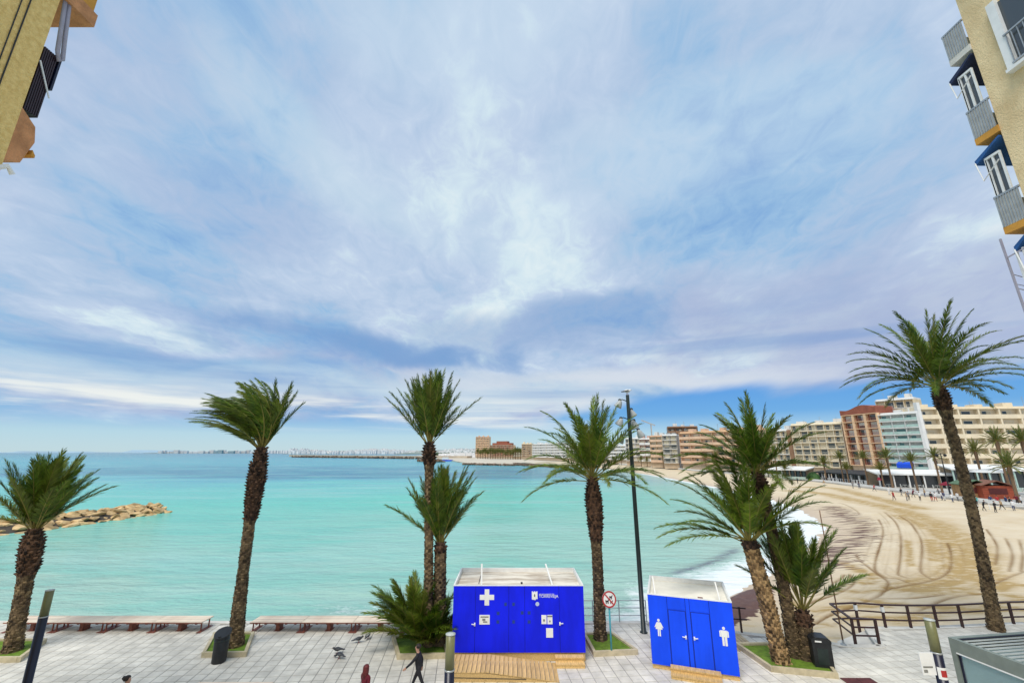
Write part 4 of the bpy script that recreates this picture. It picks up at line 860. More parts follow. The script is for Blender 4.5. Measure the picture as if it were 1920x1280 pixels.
# ------------------------------------------------------------------ glass pavilion
A0 = at(1777,1193,2.8); e1 = (at(1920,1183,2.8)-A0).normalized(); pa = math.atan2(e1.y, e1.x)
pv = thing('glass_pavilion', 'grey-green glazed pavilion with louvred roof at the lower right', 'pavilion', (A0.x, A0.y, 0), pa)
LX, LY = 8.0, 6.0
for lo, hi in (((0,-LY,2.40),(.16,0,2.80)), ((.161,-.16,2.401),(LX,0,2.80)), ((.161,-LY,2.401),(LX,-LY+.16,2.80)), ((LX-.16,-LY+.161,2.401),(LX,-.161,2.80))):
    p = MB(); p.bbox(lo, hi); p.build('beam', M_grn, pv)
for x, y in ((0,-.16),(0,-LY),(LX-.16,-.16),(LX-.16,-LY),(0,-3.1)):
    p = MB(); p.bbox((x+.001,y+.001,0),(x+.159,y+.159,2.399)); p.build('post', M_grn, pv)
for k in range(28):
    p = MB(); p.box((0,0,0), (LX-.36, .165, .03), 0); o = p.build('louvre', M_louv, pv, loc=(LX/2, -.26-k*.2, 2.74)); o.rotation_euler = (R(-16), 0, 0)
p = MB(); p.bbox((.162,-.20,2.76),(LX-.17,-.165,2.79)); p.build('gutter', M_navy, pv)
p = MB(); p.bbox((-.012,-LY+.17,2.36),(.02,-.17,2.398)); p.build('glazing_bar', M_white, pv)
M_clear = bpy.data.materials.new('pavilion glass'); M_clear.use_nodes = True; b = M_clear.node_tree.nodes['Principled BSDF']; b.inputs['Base Color'].default_value = (.55,.72,.74,1); b.inputs['Roughness'].default_value = .03; b.inputs['Transmission Weight'].default_value = .75; b.inputs['IOR'].default_value = 1.35
for ya, yb in ((-2.93,-.17),(-LY+.17,-3.11)):
    p = MB(); p.bbox((.06,ya,.05),(.075,yb,2.36)); p.build('pane', M_clear, pv)
p = MB(); p.bbox((.17,-.09,.05),(LX-.17,-.075,2.38)); p.build('pane', M_clear, pv)
p = MB(); p.bbox((.155,-LY,.02),(.2,-.2,.05)); p.bbox((.05,-.24,.05),(.11,-.17,2.3)); p.build('door_seal', M_navy, pv)
p = MB(); p.bbox((.163,-LY+.17,.004),(LX-.17,-.17,.03)); p.build('floor', mat('pavilion floor', (.30,.31,.30), .6, .1, 1), pv)
# dark red hatch plates
hc = thing('floor_hatch', 'dark red pair of hatch plates on the paving below the box bin', 'hatch', at(1612,1277))
for k in (-1, 1):
    p = MB(); p.bbox((-.62 if k < 0 else .012, -.5, .003), (-.012 if k < 0 else .62, .24, .03)); p.build('plate', mat('maroon hatch', (.10,.022,.022), .7, .3, 4), hc)
tb = thing('low_table', 'brown low table edge at the bottom of the photo left of the red-haired woman', 'table', at(440,1281,.6))
p = MB(); p.bbox((-1.4,-.5,-.03),(1.4,.1,.02)); p.build('top', M_bench, tb)
for x in (-1.2,1.2): p = MB(); p.bbox((x-.04,-.3,-.6),(x+.04,-.2,-.031)); p.build('leg', M_rust, tb)
# ------------------------------------------------------------------ people
def body_mesh(pose, cols, fingers=False, lvl=1):
    """skin-modifier figure, one continuous surface; returns a mesh with skin / top / trousers / shoe slots"""
    J = {}; E_ = []; Rr = {}
    def add(n, p, r, par=None): J[n] = Vector(p); Rr[n] = r; (E_.append((par, n)) if par else None)
    ln = pose.get('lean', 0)
    add('pel', (0,0,.93), .145); add('waist', (ln*.12,0,1.08), .135, 'pel'); add('chest', (ln*.3,0,1.32), .155, 'waist'); add('neck', (ln*.42,0,1.47), .058, 'chest'); add('jaw', (ln*.46+.02,0,1.555), .075, 'neck'); add('head', (ln*.48+.01,0,1.65), .093, 'jaw'); add('crown', (ln*.48-.005,0,1.735), .055, 'head'); add('nose', (ln*.48+.115,0,1.625), .014, 'head')
    for s, sn in ((1,'l'),(-1,'r')):
        sw = pose['arm'+sn]; eb = pose.get('elb'+sn, .25); sh = Vector((ln*.34, s*.185, 1.40)); u = .29; f = .26
        el = sh + Vector((math.sin(sw)*u, s*.06, -math.cos(sw)*u)); wr = el + Vector((math.sin(sw+eb)*f, s*.01, -math.cos(sw+eb)*f)); hd = wr + (wr-el).normalized()*.08
        add('sh'+sn, sh, .07, 'chest'); add('el'+sn, el, .052, 'sh'+sn); add('wr'+sn, wr, .036, 'el'+sn); add('hd'+sn, hd, .038, 'wr'+sn)
        if fingers:
            d = (wr-el).normalized(); fw = Vector((d.z, 0, -d.x))
            for q in range(4): add(f'f{q}{sn}', hd + d*(.085-.012*abs(q-1.2)) + fw*(-.03+.02*q), .0085, 'hd'+sn)
            add('th'+sn, wr + d*.07 + fw*.06, .009, 'wr'+sn)
        lg = pose['leg'+sn]; kb = pose.get('knee'+sn, .1); hp = Vector((0, s*.09, .88)); th = .42
        kn = hp + Vector((math.sin(lg)*th, 0, -math.cos(lg)*th)); an = kn + Vector((math.sin(lg-kb)*.40, 0, -math.cos(lg-kb)*.40)); toe = an + Vector((.15, s*.02, -.02+.1*min(0, lg-kb)))
        add('hp'+sn, hp, .098, 'pel'); add('kn'+sn, kn, .064, 'hp'+sn); add('an'+sn, an, .045, 'kn'+sn); add('toe'+sn, toe, .036, 'an'+sn)
    names = list(J); idx = {n: i for i, n in enumerate(names)}
    me = bpy.data.meshes.new('body'); me.from_pydata([J[n] for n in names], [(idx[a], idx[b]) for a, b in E_], [])
    o = bpy.data.objects.new('body', me); COL.objects.link(o)
    sk = o.modifiers.new('Skin', 'SKIN'); sk.use_smooth_shade = True
    if not me.skin_vertices: me.skin_vertices.new()
    for i, n in enumerate(names):
        v = me.skin_vertices[0].data[i]; rr_ = Rr[n]; v.radius = (rr_*(.78 if n in ('chest','waist','pel') else 1), rr_*(1.15 if n in ('chest','waist','pel') else 1)); v.use_root = (n == 'pel')
    ss = o.modifiers.new('Subsurf', 'SUBSURF'); ss.levels = lvl; ss.render_levels = lvl
    bpy.context.view_layer.update(); dg = bpy.context.evaluated_depsgraph_get()
    res = bpy.data.meshes.new_from_object(o.evaluated_get(dg)); bpy.data.objects.remove(o)
    res.materials.clear()
    for m in cols: res.materials.append(m)
    zmin = min(v.co.z for v in res.vertices)
    for p in res.polygons:
        c = p.center; near = lambda n, d: (c-J[n]).length < d
        if c.z > 1.475+pose.get('collar', 0): k = 0
        elif any(near('hd'+s, .10) for s in 'lr'): k = 0
        elif any(near('an'+s, .085) or near('toe'+s, .10) for s in 'lr'): k = 3
        elif c.z < pose.get('hem', .86) and not any((c-J['wr'+s]).length < .14 or (c-J['el'+s]).length < .14 for s in 'lr'): k = 2
        else: k = 1
        p.material_index = k; p.use_smooth = True
    for v in res.vertices: v.co.z -= zmin
    return res, J, zmin
M_skin = mat('skin', (.50,.28,.19), .6, .1, 6); M_hairk = mat('dark hair', (.022,.014,.010), .6, .3, 20); M_hairr = mat('auburn hair', (.17,.022,.020), .5, .4, 16, c2=(.07,.008,.010))
cl = lambda n, c: mat(n, c, .85, .2, 6, .2, 30)
C_blk = cl('black cloth', (.018,.018,.022)); C_mar = cl('maroon knit', (.13,.010,.022)); C_wht = cl('white cloth', (.7,.7,.7)); C_red = cl('red cloth', (.40,.03,.03)); C_blu = cl('navy cloth', (.03,.05,.13)); C_tur = cl('turquoise cloth', (.03,.42,.42)); C_gry = cl('grey cloth', (.2,.2,.21)); C_tan = cl('tan cloth', (.40,.28,.16))
def hair(J, zmin, long_=False):
    c = J['head'] - Vector((0,0,zmin)); h = MB(); n = 14; prof = [(-.5 if not long_ else -1.0), -.1, .35, .7, .95]
    pts = [(c + Vector((-.018 - (.02 if q < 0 else 0), 0, .03+.10*q))) for q in prof]; rs = [.085 if not long_ else .115, .112, .108, .08, .03]
    if long_: pts = [c+Vector((-.06,0,-.36)), c+Vector((-.055,0,-.2))] + pts; rs = [.07,.115]+rs
    h.tube(pts, rs, n)
    if not long_ or True: h.v = [(x if x < c.x+.045 else c.x+.045+(x-c.x-.045)*.15, y, z) for x, y, z in h.v]
    return h
def person(label, loc, rz, pose, cols, hm, long_=False, fingers=True, lvl=2, sc=1.0, group=None):
    o = thing('person', label, 'person', loc, rz, group); me, J, zm = body_mesh(pose, cols, fingers, lvl); link('body', me, o); hair(J, zm, long_).build('hair', hm, o, True); o.scale = (sc, sc, sc)
    return o
walk = dict(arml=.75, elbl=.15, armr=-.45, elbr=.5, legl=-.42, kneel=.15, legr=.45, kneer=.10, lean=.15)
stand = dict(arml=.05, armr=-.05, legl=.04, legr=-.04, kneel=.05, kneer=.05)
w2 = dict(arml=.35, elbl=.4, armr=-.3, elbr=.3, legl=-.25, kneel=.25, legr=.28, kneer=.1, lean=.1)
person('person in black walking with long strides before the palm shrub planter', at(783,1299), R(178), walk, [M_skin, C_blk, C_blk, C_blk], M_hairk, sc=.98)
pw = at(686,1247,1.62); person('person with long auburn hair and maroon top at the bottom edge', (pw.x, pw.y, 0), R(60), w2, [M_skin, C_mar, C_blk, C_blk], M_hairr, True, sc=.95)
pw = at(240,1268,1.72); person('person with dark tied hair, only the head above the bottom edge', (pw.x, pw.y, 0), R(10), stand, [M_skin, C_gry, C_blu, C_blk], M_hairk, sc=1.0)
pb = [o_ for o_ in SC.objects if o_.get('label', '').startswith('person with dark tied')][0]
bn_ = MB(); bn_.lathe([(.0,-.06),(.05,-.03),(.06,.01),(.03,.06)], 10, (-.11,0,1.69)); bn_.build('hair_bun', M_hairk, pb, True)
# ------------------------------------------------------------------ breakwater
bw = thing('breakwater', 'curved breakwater of tan sandstone boulders in the sea at the left', 'breakwater', (0, 0, 0))
AX = smoothpath([(-86,34),(-77,50),(-71.5,62),(-69.0,72),(-67.5,80),(-66.6,85.5)], 8)
acc = [0]
for a, b in zip(AX[:-1], AX[1:]): acc.append(acc[-1]+math.hypot(b[0]-a[0], b[1]-a[1]))
def axp(s):
    s = max(0, min(acc[-1]-1e-3, s)); i = max(k for k in range(len(acc)) if acc[k] <= s); i = min(i, len(AX)-2); u = (s-acc[i])/(acc[i+1]-acc[i]); a, b = AX[i], AX[i+1]
    d = Vector((b[0]-a[0], b[1]-a[1], 0)).normalized(); return Vector((a[0]+(b[0]-a[0])*u, a[1]+(b[1]-a[1])*u, 0)), d
rock_me = []
for k in range(14):
    bm = bmesh.new(); bmesh.ops.create_icosphere(bm, subdivisions=2, radius=1.0); r = np.random.default_rng(100+k)
    planes = [(Vector(r.normal(size=3)).normalized(), r.uniform(.42, .8)) for _ in range(11)]
    for v in bm.verts:
        for n_, d_ in planes:
            h = v.co.dot(n_)
            if h > d_: v.co -= n_*(h-d_)*.92
        v.co += Vector(r.normal(0, .03, 3))
    me = bpy.data.meshes.new('boulder'); bm.to_mesh(me); bm.free(); me.materials.append(M_rock); rock_me.append(me)
HWID, TOPZ = 5.0, .05
s_ = 0
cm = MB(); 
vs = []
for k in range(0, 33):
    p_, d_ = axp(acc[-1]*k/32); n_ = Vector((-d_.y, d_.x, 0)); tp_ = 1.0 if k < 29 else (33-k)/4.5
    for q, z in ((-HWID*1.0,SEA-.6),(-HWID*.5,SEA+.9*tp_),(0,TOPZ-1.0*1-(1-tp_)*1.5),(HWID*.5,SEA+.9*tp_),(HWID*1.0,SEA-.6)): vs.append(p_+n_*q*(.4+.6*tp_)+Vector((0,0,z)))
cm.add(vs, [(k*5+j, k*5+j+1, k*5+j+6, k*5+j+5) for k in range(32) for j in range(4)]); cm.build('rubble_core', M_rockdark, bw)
cnt = 0
while s_ < acc[-1]:
    p_, d_ = axp(s_); n_ = Vector((-d_.y, d_.x, 0)); tipf = min(1, (acc[-1]-s_)/4.5+.25)
    for j in range(8):
        q = (j-3.5)/3.5; off = q*HWID*.95*tipf + random.uniform(-.35,.35); z = SEA - .15 + (TOPZ-SEA-.25)*(1-abs(q)**1.4)*min(1, tipf+.1) + random.uniform(-.15,.2)
        me = random.choice(rock_me); o = link('boulder', me, bw, p_ + n_*off + d_*random.uniform(-.5,.5) + Vector((0,0,z)))
        s1 = random.uniform(.5,1.05); o.scale = (s1*1.6, s1*1.1, s1*.62); o.rotation_euler = (random.uniform(-.35,.35), random.uniform(-.35,.35), random.uniform(0, 6.28)); cnt += 1
    s_ += 1.45
# ------------------------------------------------------------------ buildings along the far esplanade
M_cream = mat('cream render', (.74,.60,.40), .85, .12, .5); M_beige = mat('beige render', (.78,.66,.47), .85, .10, .4); M_orr = mat('orange render', (.70,.48,.33), .85, .12, .5)
M_red = mat('brick red render', (.30,.095,.058), .85, .18, .6); M_peach = mat('peach pilaster', (.76,.51,.31), .8, .1, .6); M_wht = mat('white render', (.74,.73,.70), .8, .08, .5); M_brn = mat('brown render', (.28,.16,.095), .85, .15, .5); M_slab = mat('warm white slab', (.80,.71,.54), .8, .08, .5); M_pink = mat('pink render', (.62,.42,.36), .85, .1, .5); M_greyb = mat('grey render', (.42,.40,.37), .85, .12, .5)
M_gl = mat('green balcony glass', (.40,.54,.48), .35, .15, 1.0); M_railg = mat('grey balcony bars', (.60,.57,.46), .6, .12, 1.0); M_curt = mat('beige shutter', (.74,.64,.46), .75, .12, 1.2, rnd=.2); M_curtw = mat('white curtain', (.62,.62,.58), .75, .12, 1.2, rnd=.15); M_win = glass_mat('dark window glass', (.03,.035,.04), .12); M_tealgl = glass_mat('teal window glass', (.05,.17,.17), .1)
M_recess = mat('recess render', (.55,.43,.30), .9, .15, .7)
def win_mesh(w, h, kind):
    m = MB(); f = .07
    m.bbox((-w/2,-.05,0),(-w/2+f,.0,h)); m.bbox((w/2-f,-.05,0),(w/2,.0,h)); m.bbox((-w/2+f,-.05,h-f),(w/2-f,.0,h)); m.bbox((-w/2+f,-.05,0),(w/2-f,0,f))
    x0, x1 = -w/2+f, w/2-f
    if kind == 0: m.bbox((x0,-.02,f),(x1,-.005,h-f),1)
    elif kind == 1: m.bbox((x0,-.035,f),(x1,-.005,h-f),2)
    elif kind == 2: m.bbox((x0,-.02,f),(x1,-.005,h*.45),1); m.bbox((x0,-.035,h*.45),(x1,-.005,h-f),2)
    else: m.bbox((x0,-.02,f),((x0+x1)/2,-.005,h-f),1); m.bbox(((x0+x1)/2,-.035,f),(x1,-.005,h-f),2)
    return m
def building(name, label, p0, p1, ztop, depth, floors, bays, wall, slab, rail, group=None, rec=1.3, ground=3.4, pil=None, cur=None, railtype='bars', pilw=.25, win=M_win, roofbits=True, z0=0.0, seed=1, top_set=None):
    r = random.Random(seed); p0 = Vector((*p0[:2], z0)); p1 = Vector((*p1[:2], z0)); d = p1-p0; Wd = d.length; rz = math.atan2(d.y, d.x)
    b = thing(name, label, 'building', p0, rz, group); Hh = ztop-z0; fh = (Hh-ground)/floors; pil = pil or wall; cur = cur or M_curt; bwid = Wd/bays
    m = MB(); m.bbox((0, rec, 0), (Wd, depth, Hh)); m.build('wall', wall, b)
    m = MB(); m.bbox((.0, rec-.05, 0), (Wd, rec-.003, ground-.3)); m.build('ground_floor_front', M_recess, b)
    for k in range(floors+1):
        z = ground+k*fh; m = MB(); m.bbox((-.02, -.06 if k < floors else -.12, z-.24), (Wd+.02, rec-.004, z)); m.build('balcony_slab', slab, b)
    for j in range(bays+1):
        w_ = pilw*(1.0 if j in (0, bays) or pilw > .3 else .55); m = MB()
        for k in range(floors):
            z = ground+k*fh; m.bbox((max(0, j*bwid-w_/2), .003 if pilw > .3 else .12, z+.003), (min(Wd, j*bwid+w_/2), rec-.005, z+fh-.243))
        m.build('party_wall', pil, b)
    kinds = {}
    for k in range(floors):
        z = ground+k*fh; m = MB()
        for j in range(bays):
            xa, xb = j*bwid+pilw*.55, (j+1)*bwid-pilw*.55
            if railtype == 'solid': m.bbox((xa, .0, z+.003), (xb, .10, z+fh*.36))
            elif railtype == 'glass': m.bbox((xa, .02, z+.08), (xb, .05, z+.95))
            else:
                m.bar((xa, .04, z+1.0), (xb, .04, z+1.0), .06)
                n = max(4, int((xb-xa)/.32))
                for i in range(n+1): x = xa+(xb-xa)*i/n; m.bbox((x-.028, .02, z+.003), (x+.028, .06, z+.97))
        m.build('balcony_railing', rail, b)
        for j in range(bays):
            wk = min(bwid-pilw-.5, 2.8); hk = min(2.25, fh-.55); kd = r.choice((0,1,1,2,3,3)); key = (round(wk,2), round(hk,2), kd)
            if key not in kinds: kinds[key] = win_mesh(wk, hk, kd).mesh('window', [M_wht, win, cur])
            link('window', kinds[key], b, ((j+.5)*bwid + r.uniform(-.15,.15), rec-.004, z+.05))
    if roofbits:
        m = MB(); m.bbox((0, rec+.003, Hh+.003), (Wd, rec+.2, Hh+.7)); m.bbox((0, rec+.203, Hh+.003), (.2, depth, Hh+.7)); m.bbox((Wd-.2, rec+.203, Hh+.003), (Wd, depth, Hh+.7)); m.build('parapet', slab, b)
        ni = 2 + int(Wd/12)
        for i in range(ni):
            x = Wd*(i+.2)/ni + r.uniform(0, Wd/ni*.4); w_ = min(r.uniform(1.6, 3.4), Wd/ni*.5); m = MB(); m.bbox((x, rec+2.5+i*.01, Hh+.004), (x+w_, rec+5.5, Hh+r.uniform(1.6,2.9)))
            m.build('stair_house', M_wht if seed % 2 else wall, b)
        for i in range(2 + int(Wd/10)):
            m = MB(); x = r.uniform(.6, Wd-.6); h_ = r.uniform(2.0, 4.2); y = rec+1.2; m.bar((x, y, Hh), (x, y, Hh+h_), .06)
            for q in (.72, .84, .95): m.bar((x-.5, y, Hh+h_*q), (x+.5, y, Hh+h_*q), .035)
            m.build('antenna', M_galv, b)
    return b
def sp(x, y, Yd): v = atY(x, y, Yd); return v
def bpx(name, label, xl, Yl, xr, Yr, ytop, *a, **k):
    q0 = sp(xl, ytop, Yl); q1 = sp(xr, ytop, Yr); zt = q0.z
    return building(name, label, q0, q1, zt, *a, **k)
G1 = 'apartment blocks facing the beach'
b_ = bpx('apartment_block', 'cream seven-storey block with white grid of balconies left of the brick red block', 1481, 186, 1577, 172, 797, 14, 7, 6, M_cream, M_slab, M_railg, G1, pil=M_slab, seed=3)
z_ = 2
b_ = bpx('apartment_block', 'brick red block with peach pilasters and wavy roofline', 1576, 170, 1644, 156, 779, 14, 7, 3, M_red, M_peach, M_red, G1, pil=M_peach, pilw=.95, seed=4, roofbits=False, ground=4.5, cur=M_curtw, railtype='bars')
w_ = (Vector(b_.children[1].dimensions).x); hh = sp(1576, 779, 170).z
m = MB(); Wd = [c for c in b_.children if c.name.startswith('wall')][0].dimensions.x
m.slabXZ([(0,hh+.004),(Wd,hh+.004),(Wd,hh+2.4)] + [(Wd*(1-i/20), hh+2.4+1.0*math.sin(i/20*math.pi*2-.6)*(.8) ) for i in range(1,20)] + [(0,hh+1.9)], -.1, 8); m.build('wavy_parapet', M_red, b_)
b_ = bpx('apartment_block', 'white block with green glass balconies and royal blue awning right of the brick red block', 1645, 156, 1718, 146, 778, 14, 8, 3, M_wht, M_wht, M_gl, G1, pil=M_wht, railtype='glass', win=M_tealgl, cur=M_curtw, seed=5)
aw = MB(); aw.add([(3.2,-.2,5.9),(7.4,-.2,5.9),(7.4,-1.7,5.2),(3.2,-1.7,5.2),(3.2,-.2,5.8),(7.4,-.2,5.8),(7.4,-1.7,3.9),(3.2,-1.7,3.9)], [(0,1,2,3),(7,6,5,4),(0,3,7,4),(1,5,6,2),(3,2,6,7),(0,4,5,1)]); aw.build('awning', M_royal, b_)
pe = bpx('apartment_block', 'cream stepped block rising behind the white block', 1640, 176, 1712, 166, 752, 10, 8, 4, M_cream, M_wht, M_railg, G1, seed=9)
b_ = bpx('apartment_block', 'long beige block with solid beige parapets at the right edge', 1720, 147, 1990, 143, 766, 16, 6, 7, M_beige, M_beige, M_beige, G1, pil=M_beige, railtype='solid', pilw=.5, seed=6, ground=4.2)
m = MB(); m.bbox((-.05,-.14,.0),(.9,1.28,sp(1720,766,147).z+2.2)); m.build('end_wall', M_wht, b_)
b_ = bpx('apartment_block', 'beige block with brown gable wall behind the tallest planter palm', 1440, 196, 1474, 190, 808, 12, 6, 3, M_cream, M_wht, M_railg, G1, seed=11)
m = MB(); Wd = [c for c in b_.children if c.name.startswith('wall')][0].dimensions.x; m.bbox((Wd+.05,0,0),(Wd+3.2,12,sp(1440,808,196).z+.2)); m.build('gable_wall', M_brn, b_)
bpx('apartment_block', 'long orange block with wide balconies left of the planter palms', 1272, 246, 1432, 205, 812, 14, 5, 7, M_orr, M_peach, M_orr, G1, pil=M_orr, railtype='solid', seed=12)
bpx('apartment_block', 'brown upper storeys behind the orange block with white roof house', 1252, 275, 1308, 270, 801, 12, 6, 4, M_brn, M_brn, M_brn, G1, railtype='solid', seed=13)
bpx('apartment_block', 'grey balcony block between orange and cream blocks', 1241, 256, 1268, 252, 816, 12, 6, 2, M_greyb, M_wht, M_railg, G1, seed=14)
bpx('apartment_block', 'small cream and orange block left of the grey block', 1217, 275, 1240, 270, 818, 12, 5, 2, M_cream, M_orr, M_orr, G1, railtype='solid', seed=15)
bpx('apartment_block', 'pink block right of the floodlight mast', 1198, 300, 1218, 296, 823, 12, 4, 2, M_pink, M_wht, M_wht, G1, railtype='solid', seed=16)
bpx('apartment_block', 'white block directly behind the floodlight mast', 1172, 320, 1199, 316, 822, 12, 5, 3, M_wht, M_wht, M_railg, G1, seed=17)
bpx('apartment_block', 'white low block behind the right side of the shaggy palm crown', 1120, 380, 1172, 360, 836, 12, 4, 4, M_wht, M_wht, M_wht, G1, railtype='solid', seed=18)
bpx('apartment_block', 'long white block behind the shaggy palm crown', 998, 560, 1062, 500, 833, 14, 5, 6, M_wht, M_wht, M_wht, G1, railtype='solid', seed=19)
bpx('apartment_block', 'cream block ending the row behind the shaggy palm crown', 1062, 470, 1122, 430, 838, 14, 4, 5, M_cream, M_wht, M_railg, G1, railtype='solid', seed=23)
bpx('apartment_block', 'plain beige block with brown edge left of the shaggy palm', 978, 600, 997, 596, 832, 14, 6, 2, M_beige, M_beige, M_brn, G1, railtype='solid', seed=20)
hb = bpx('hotel', 'brown hotel with stepped red roof on the far shore', 919, 700, 962, 690, 834, 16, 6, 6, M_peach, M_slab, M_red, None, pil=M_red, railtype='solid', seed=21, roofbits=False)
hz = sp(919,834,700).z; m = MB(); m.prism([(3,2),(35,2),(35,15),(3,15)], hz+.003, hz+3.2); m.prism([(10,2),(28,2),(28,15),(10,15)], hz+3.203, hz+6); m.build('roof', M_red, hb)
bpx('tower_block', 'tall tan tower block standing alone on the far shore', 892, 760, 917, 757, 819, 18, 11, 5, M_peach, M_orr, M_peach, None, pil=M_beige, railtype='solid', seed=22)
bpx('apartment_block', 'narrow grey and cream block between the hotel and the beige block', 962, 640, 978, 636, 844, 12, 4, 2, M_greyb, M_cream, M_railg, G1, railtype='solid', seed=24)
cr = thing('tower_crane', 'distant tower crane above the cream block', 'crane', atY(1222, 815, 420) * 1.0)
cz_ = cr.location.z; cr.location.z = 0
m = MB(); m.bar((0,0,0),(0,0,cz_+10),1.0); m.build('mast', M_greyb, cr); m = MB(); m.bar((4,0,cz_+9.0),(-9,0,cz_+14),.9); m.build('jib', M_greyb, cr)
# ------------------------------------------------------------------ beach restaurants, huts, hedge
def terrace(label, x0, Y0, x1, Y1, ybase, h, dep, roofm, postm, n, side=None, name='beach_restaurant', over=.4):
    q0 = atY(x0, ybase, Y0); q1 = atY(x1, ybase, Y1); p0 = Vector((q0.x, q0.y, 0)); p1 = Vector((q1.x, q1.y, 0)); d = p1-p0; Wd = d.length
    b = thing(name, label, 'restaurant', p0, math.atan2(d.y, d.x), 'beach restaurants along the esplanade')
    m = MB(); m.add([(-over,-over,h-.1),(Wd+over,-over,h-.1),(Wd+over,dep,h+.8),(-over,dep,h+.8),(-over,-over,h-.45),(Wd+over,-over,h-.45),(Wd+over,dep,h+.5),(-over,dep,h+.5)], [(0,1,2,3),(7,6,5,4),(0,4,5,1),(1,5,6,2),(2,6,7,3),(3,7,4,0)]); m.build('roof', roofm, b)
    for i in range(n+1):
        m = MB(); x = Wd*i/n; m.bar((x, .1, 0), (x, .1, h-.3), .28); m.build('post', postm, b)
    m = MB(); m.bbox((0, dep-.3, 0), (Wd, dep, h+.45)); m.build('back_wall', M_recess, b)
    for i in range(n):
        m = MB(); m.bbox((Wd*i/n+.2, .9, .003), (Wd*(i+1)/n-.2, .95, h-.35)); m.build('glazing', M_win, b)
    if side: m = MB(); m.bbox((0, -.05, .003), (Wd, .04, .9)); m.build('wind_screen', side, b)
    r = random.Random(n*7+int(Wd))
    for i in range(max(2, n)):
        x = Wd*(i+.5)/n + r.uniform(-.4,.4); m = MB(); m.bbox((x-.45,-1.5,.7),(x+.45,-.8,.74)); m.bar((x,-1.15,0),(x,-1.15,.7),.08)
        for q in (-.75, .75): m.bbox((x+q-.2,-1.35,.42),(x+q+.2,-.95,.46)); m.bbox((x+q*1.2-.03,-1.35,.0),(x+q*1.2+.03,-.95,.9))
        m.build('table_set', M_black if roofm is not M_wht else M_curtw, b)
    return b
terrace('white canopied restaurant with dark front bays left of the tall right palm', 1655, 121, 1800, 115, 928, 3.6, 9, M_wht, M_wht, 5)
terrace('low black and white terrace in front of the cream block', 1532, 153, 1628, 133, 906, 2.7, 7, M_black, M_wht, 7, M_wht)
terrace('black framed pavilion with pale flat roof beside the palm fronds', 1470, 158, 1512, 152, 900, 3.4, 7, M_wht, M_black, 4, M_gl)
terrace('white terrace on the far left of the row beside the thin tree', 1428, 178, 1468, 170, 898, 2.8, 6, M_wht, M_wht, 5, M_wht)
terrace('glass fronted terrace beneath the long beige block at the right edge', 1795, 112, 1935, 106, 918, 5.2, 8, M_wht, M_gl, 6, M_gl)
def hut(label, px_, Yd, w, dep, h, wallm, roofm, rz):
    q = atY(px_, 940, Yd); b = thing('beach_hut', label, 'hut', (q.x, q.y, 0), rz)
    m = MB(); m.bbox((0,0,0),(w,dep,h)); m.build('wall', wallm, b)
    m = MB(); m.slabXZ([(-.3,h-.05),(w/2,h+.9),(w+.3,h-.05),(w+.3,h+.1),(w/2,h+1.05),(-.3,h+.1)], -.4, dep+.3); m.build('roof', roofm, b)
    m = MB(); m.bbox((w*.2,-.03,.9),(w*.8,.002,2.0)); m.build('hatch', mat('dark red hatch', (.10,.02,.018), .7, .2, 2), b)
    m = MB()
    for i in range(1,6): m.bbox((.0,-.012,h*i/6-.02),(w,.0025,h*i/6+.02))
    m.build('plank_lines', mat('red brown trim', (.16,.04,.025), .7, .2, 2), b); return b
hut('green-roofed tan hut left of the red hut on the esplanade', 1815, 93, 4.4, 3.5, 2.5, mat('tan hut wall', (.40,.23,.10), .8, .2, 2), mat('green hut roof', (.10,.17,.10), .8, .2, 2), -.2)
hut('red wooden hut with brown roof on the esplanade', 1848, 91, 4.9, 3.5, 2.5, mat('red hut wall', (.35,.075,.035), .8, .2, 2), mat('brown hut roof', (.22,.10,.065), .8, .2, 2), -.3)
fn_ = thing('beach_fence', 'low white fence between beach and red hut', 'fence', (atY(1832,948,78).x, 78, 0), -.25)
for i in range(7): m = MB(); m.bar((i*1.7,0,-.6),(i*1.7,0,.7),.09); m.build('post', M_wht, fn_)
for z in (.15,.62): m = MB(); m.bar((0,0,z),(10.2,0,z),.07); m.build('rail', M_wht, fn_)
def parasol(label, px_, py_, Yd, fab, rad, hgt, group=None):
    q = atY(px_, py_, Yd); b = thing('parasol', label, 'parasol', (q.x, q.y, 0), 0, group); m = MB(); m.tube([(0,0,0),(0,0,hgt)], .04, 6); m.build('pole', M_galv, b)
    m = MB(); m.lathe([(rad,hgt-.75),(rad*.97,hgt-.6),(rad*.5,hgt-.2),(.05,hgt+.05)], 8); m.build('canopy', fab, b)
M_burg = mat('burgundy parasol', (.22,.012,.03), .8, .15, 3)
parasol('burgundy parasol beside the white canopied restaurant', 1781, 930, 98, M_burg, 1.3, 2.8); parasol('furled burgundy parasol at the left end of the white canopied restaurant', 1654, 925, 116, M_burg, .5, 2.8)
parasol('large white parasol behind the red hut', 1868, 925, 96, M_wht, 3.4, 5.6); parasol('large white parasol at the right edge beyond the huts', 1906, 925, 100, M_wht, 3.6, 5.8)
hg = thing('hedge', 'clipped round green hedge beside the terrace with black furniture', 'hedge', (*atY(1525,893,150)[:2], 0))
V = []; F = []
for k in range(1600):
    a = random.uniform(0, 6.28); e = math.asin(random.uniform(0, 1)); q = Vector((2.1*math.cos(a)*math.cos(e), 1.6*math.sin(a)*math.cos(e), .4+2.2*math.sin(e)))*random.uniform(.86,1.02); s = .16; t1 = Vector((random.gauss(0,1),random.gauss(0,1),random.gauss(0,1))).normalized()*s; t2 = t1.orthogonal().normalized()*s*.7
    i = len(V); V += [q-t1, q+t2, q+t1, q-t2]; F.append((i,i+1,i+2,i+3))
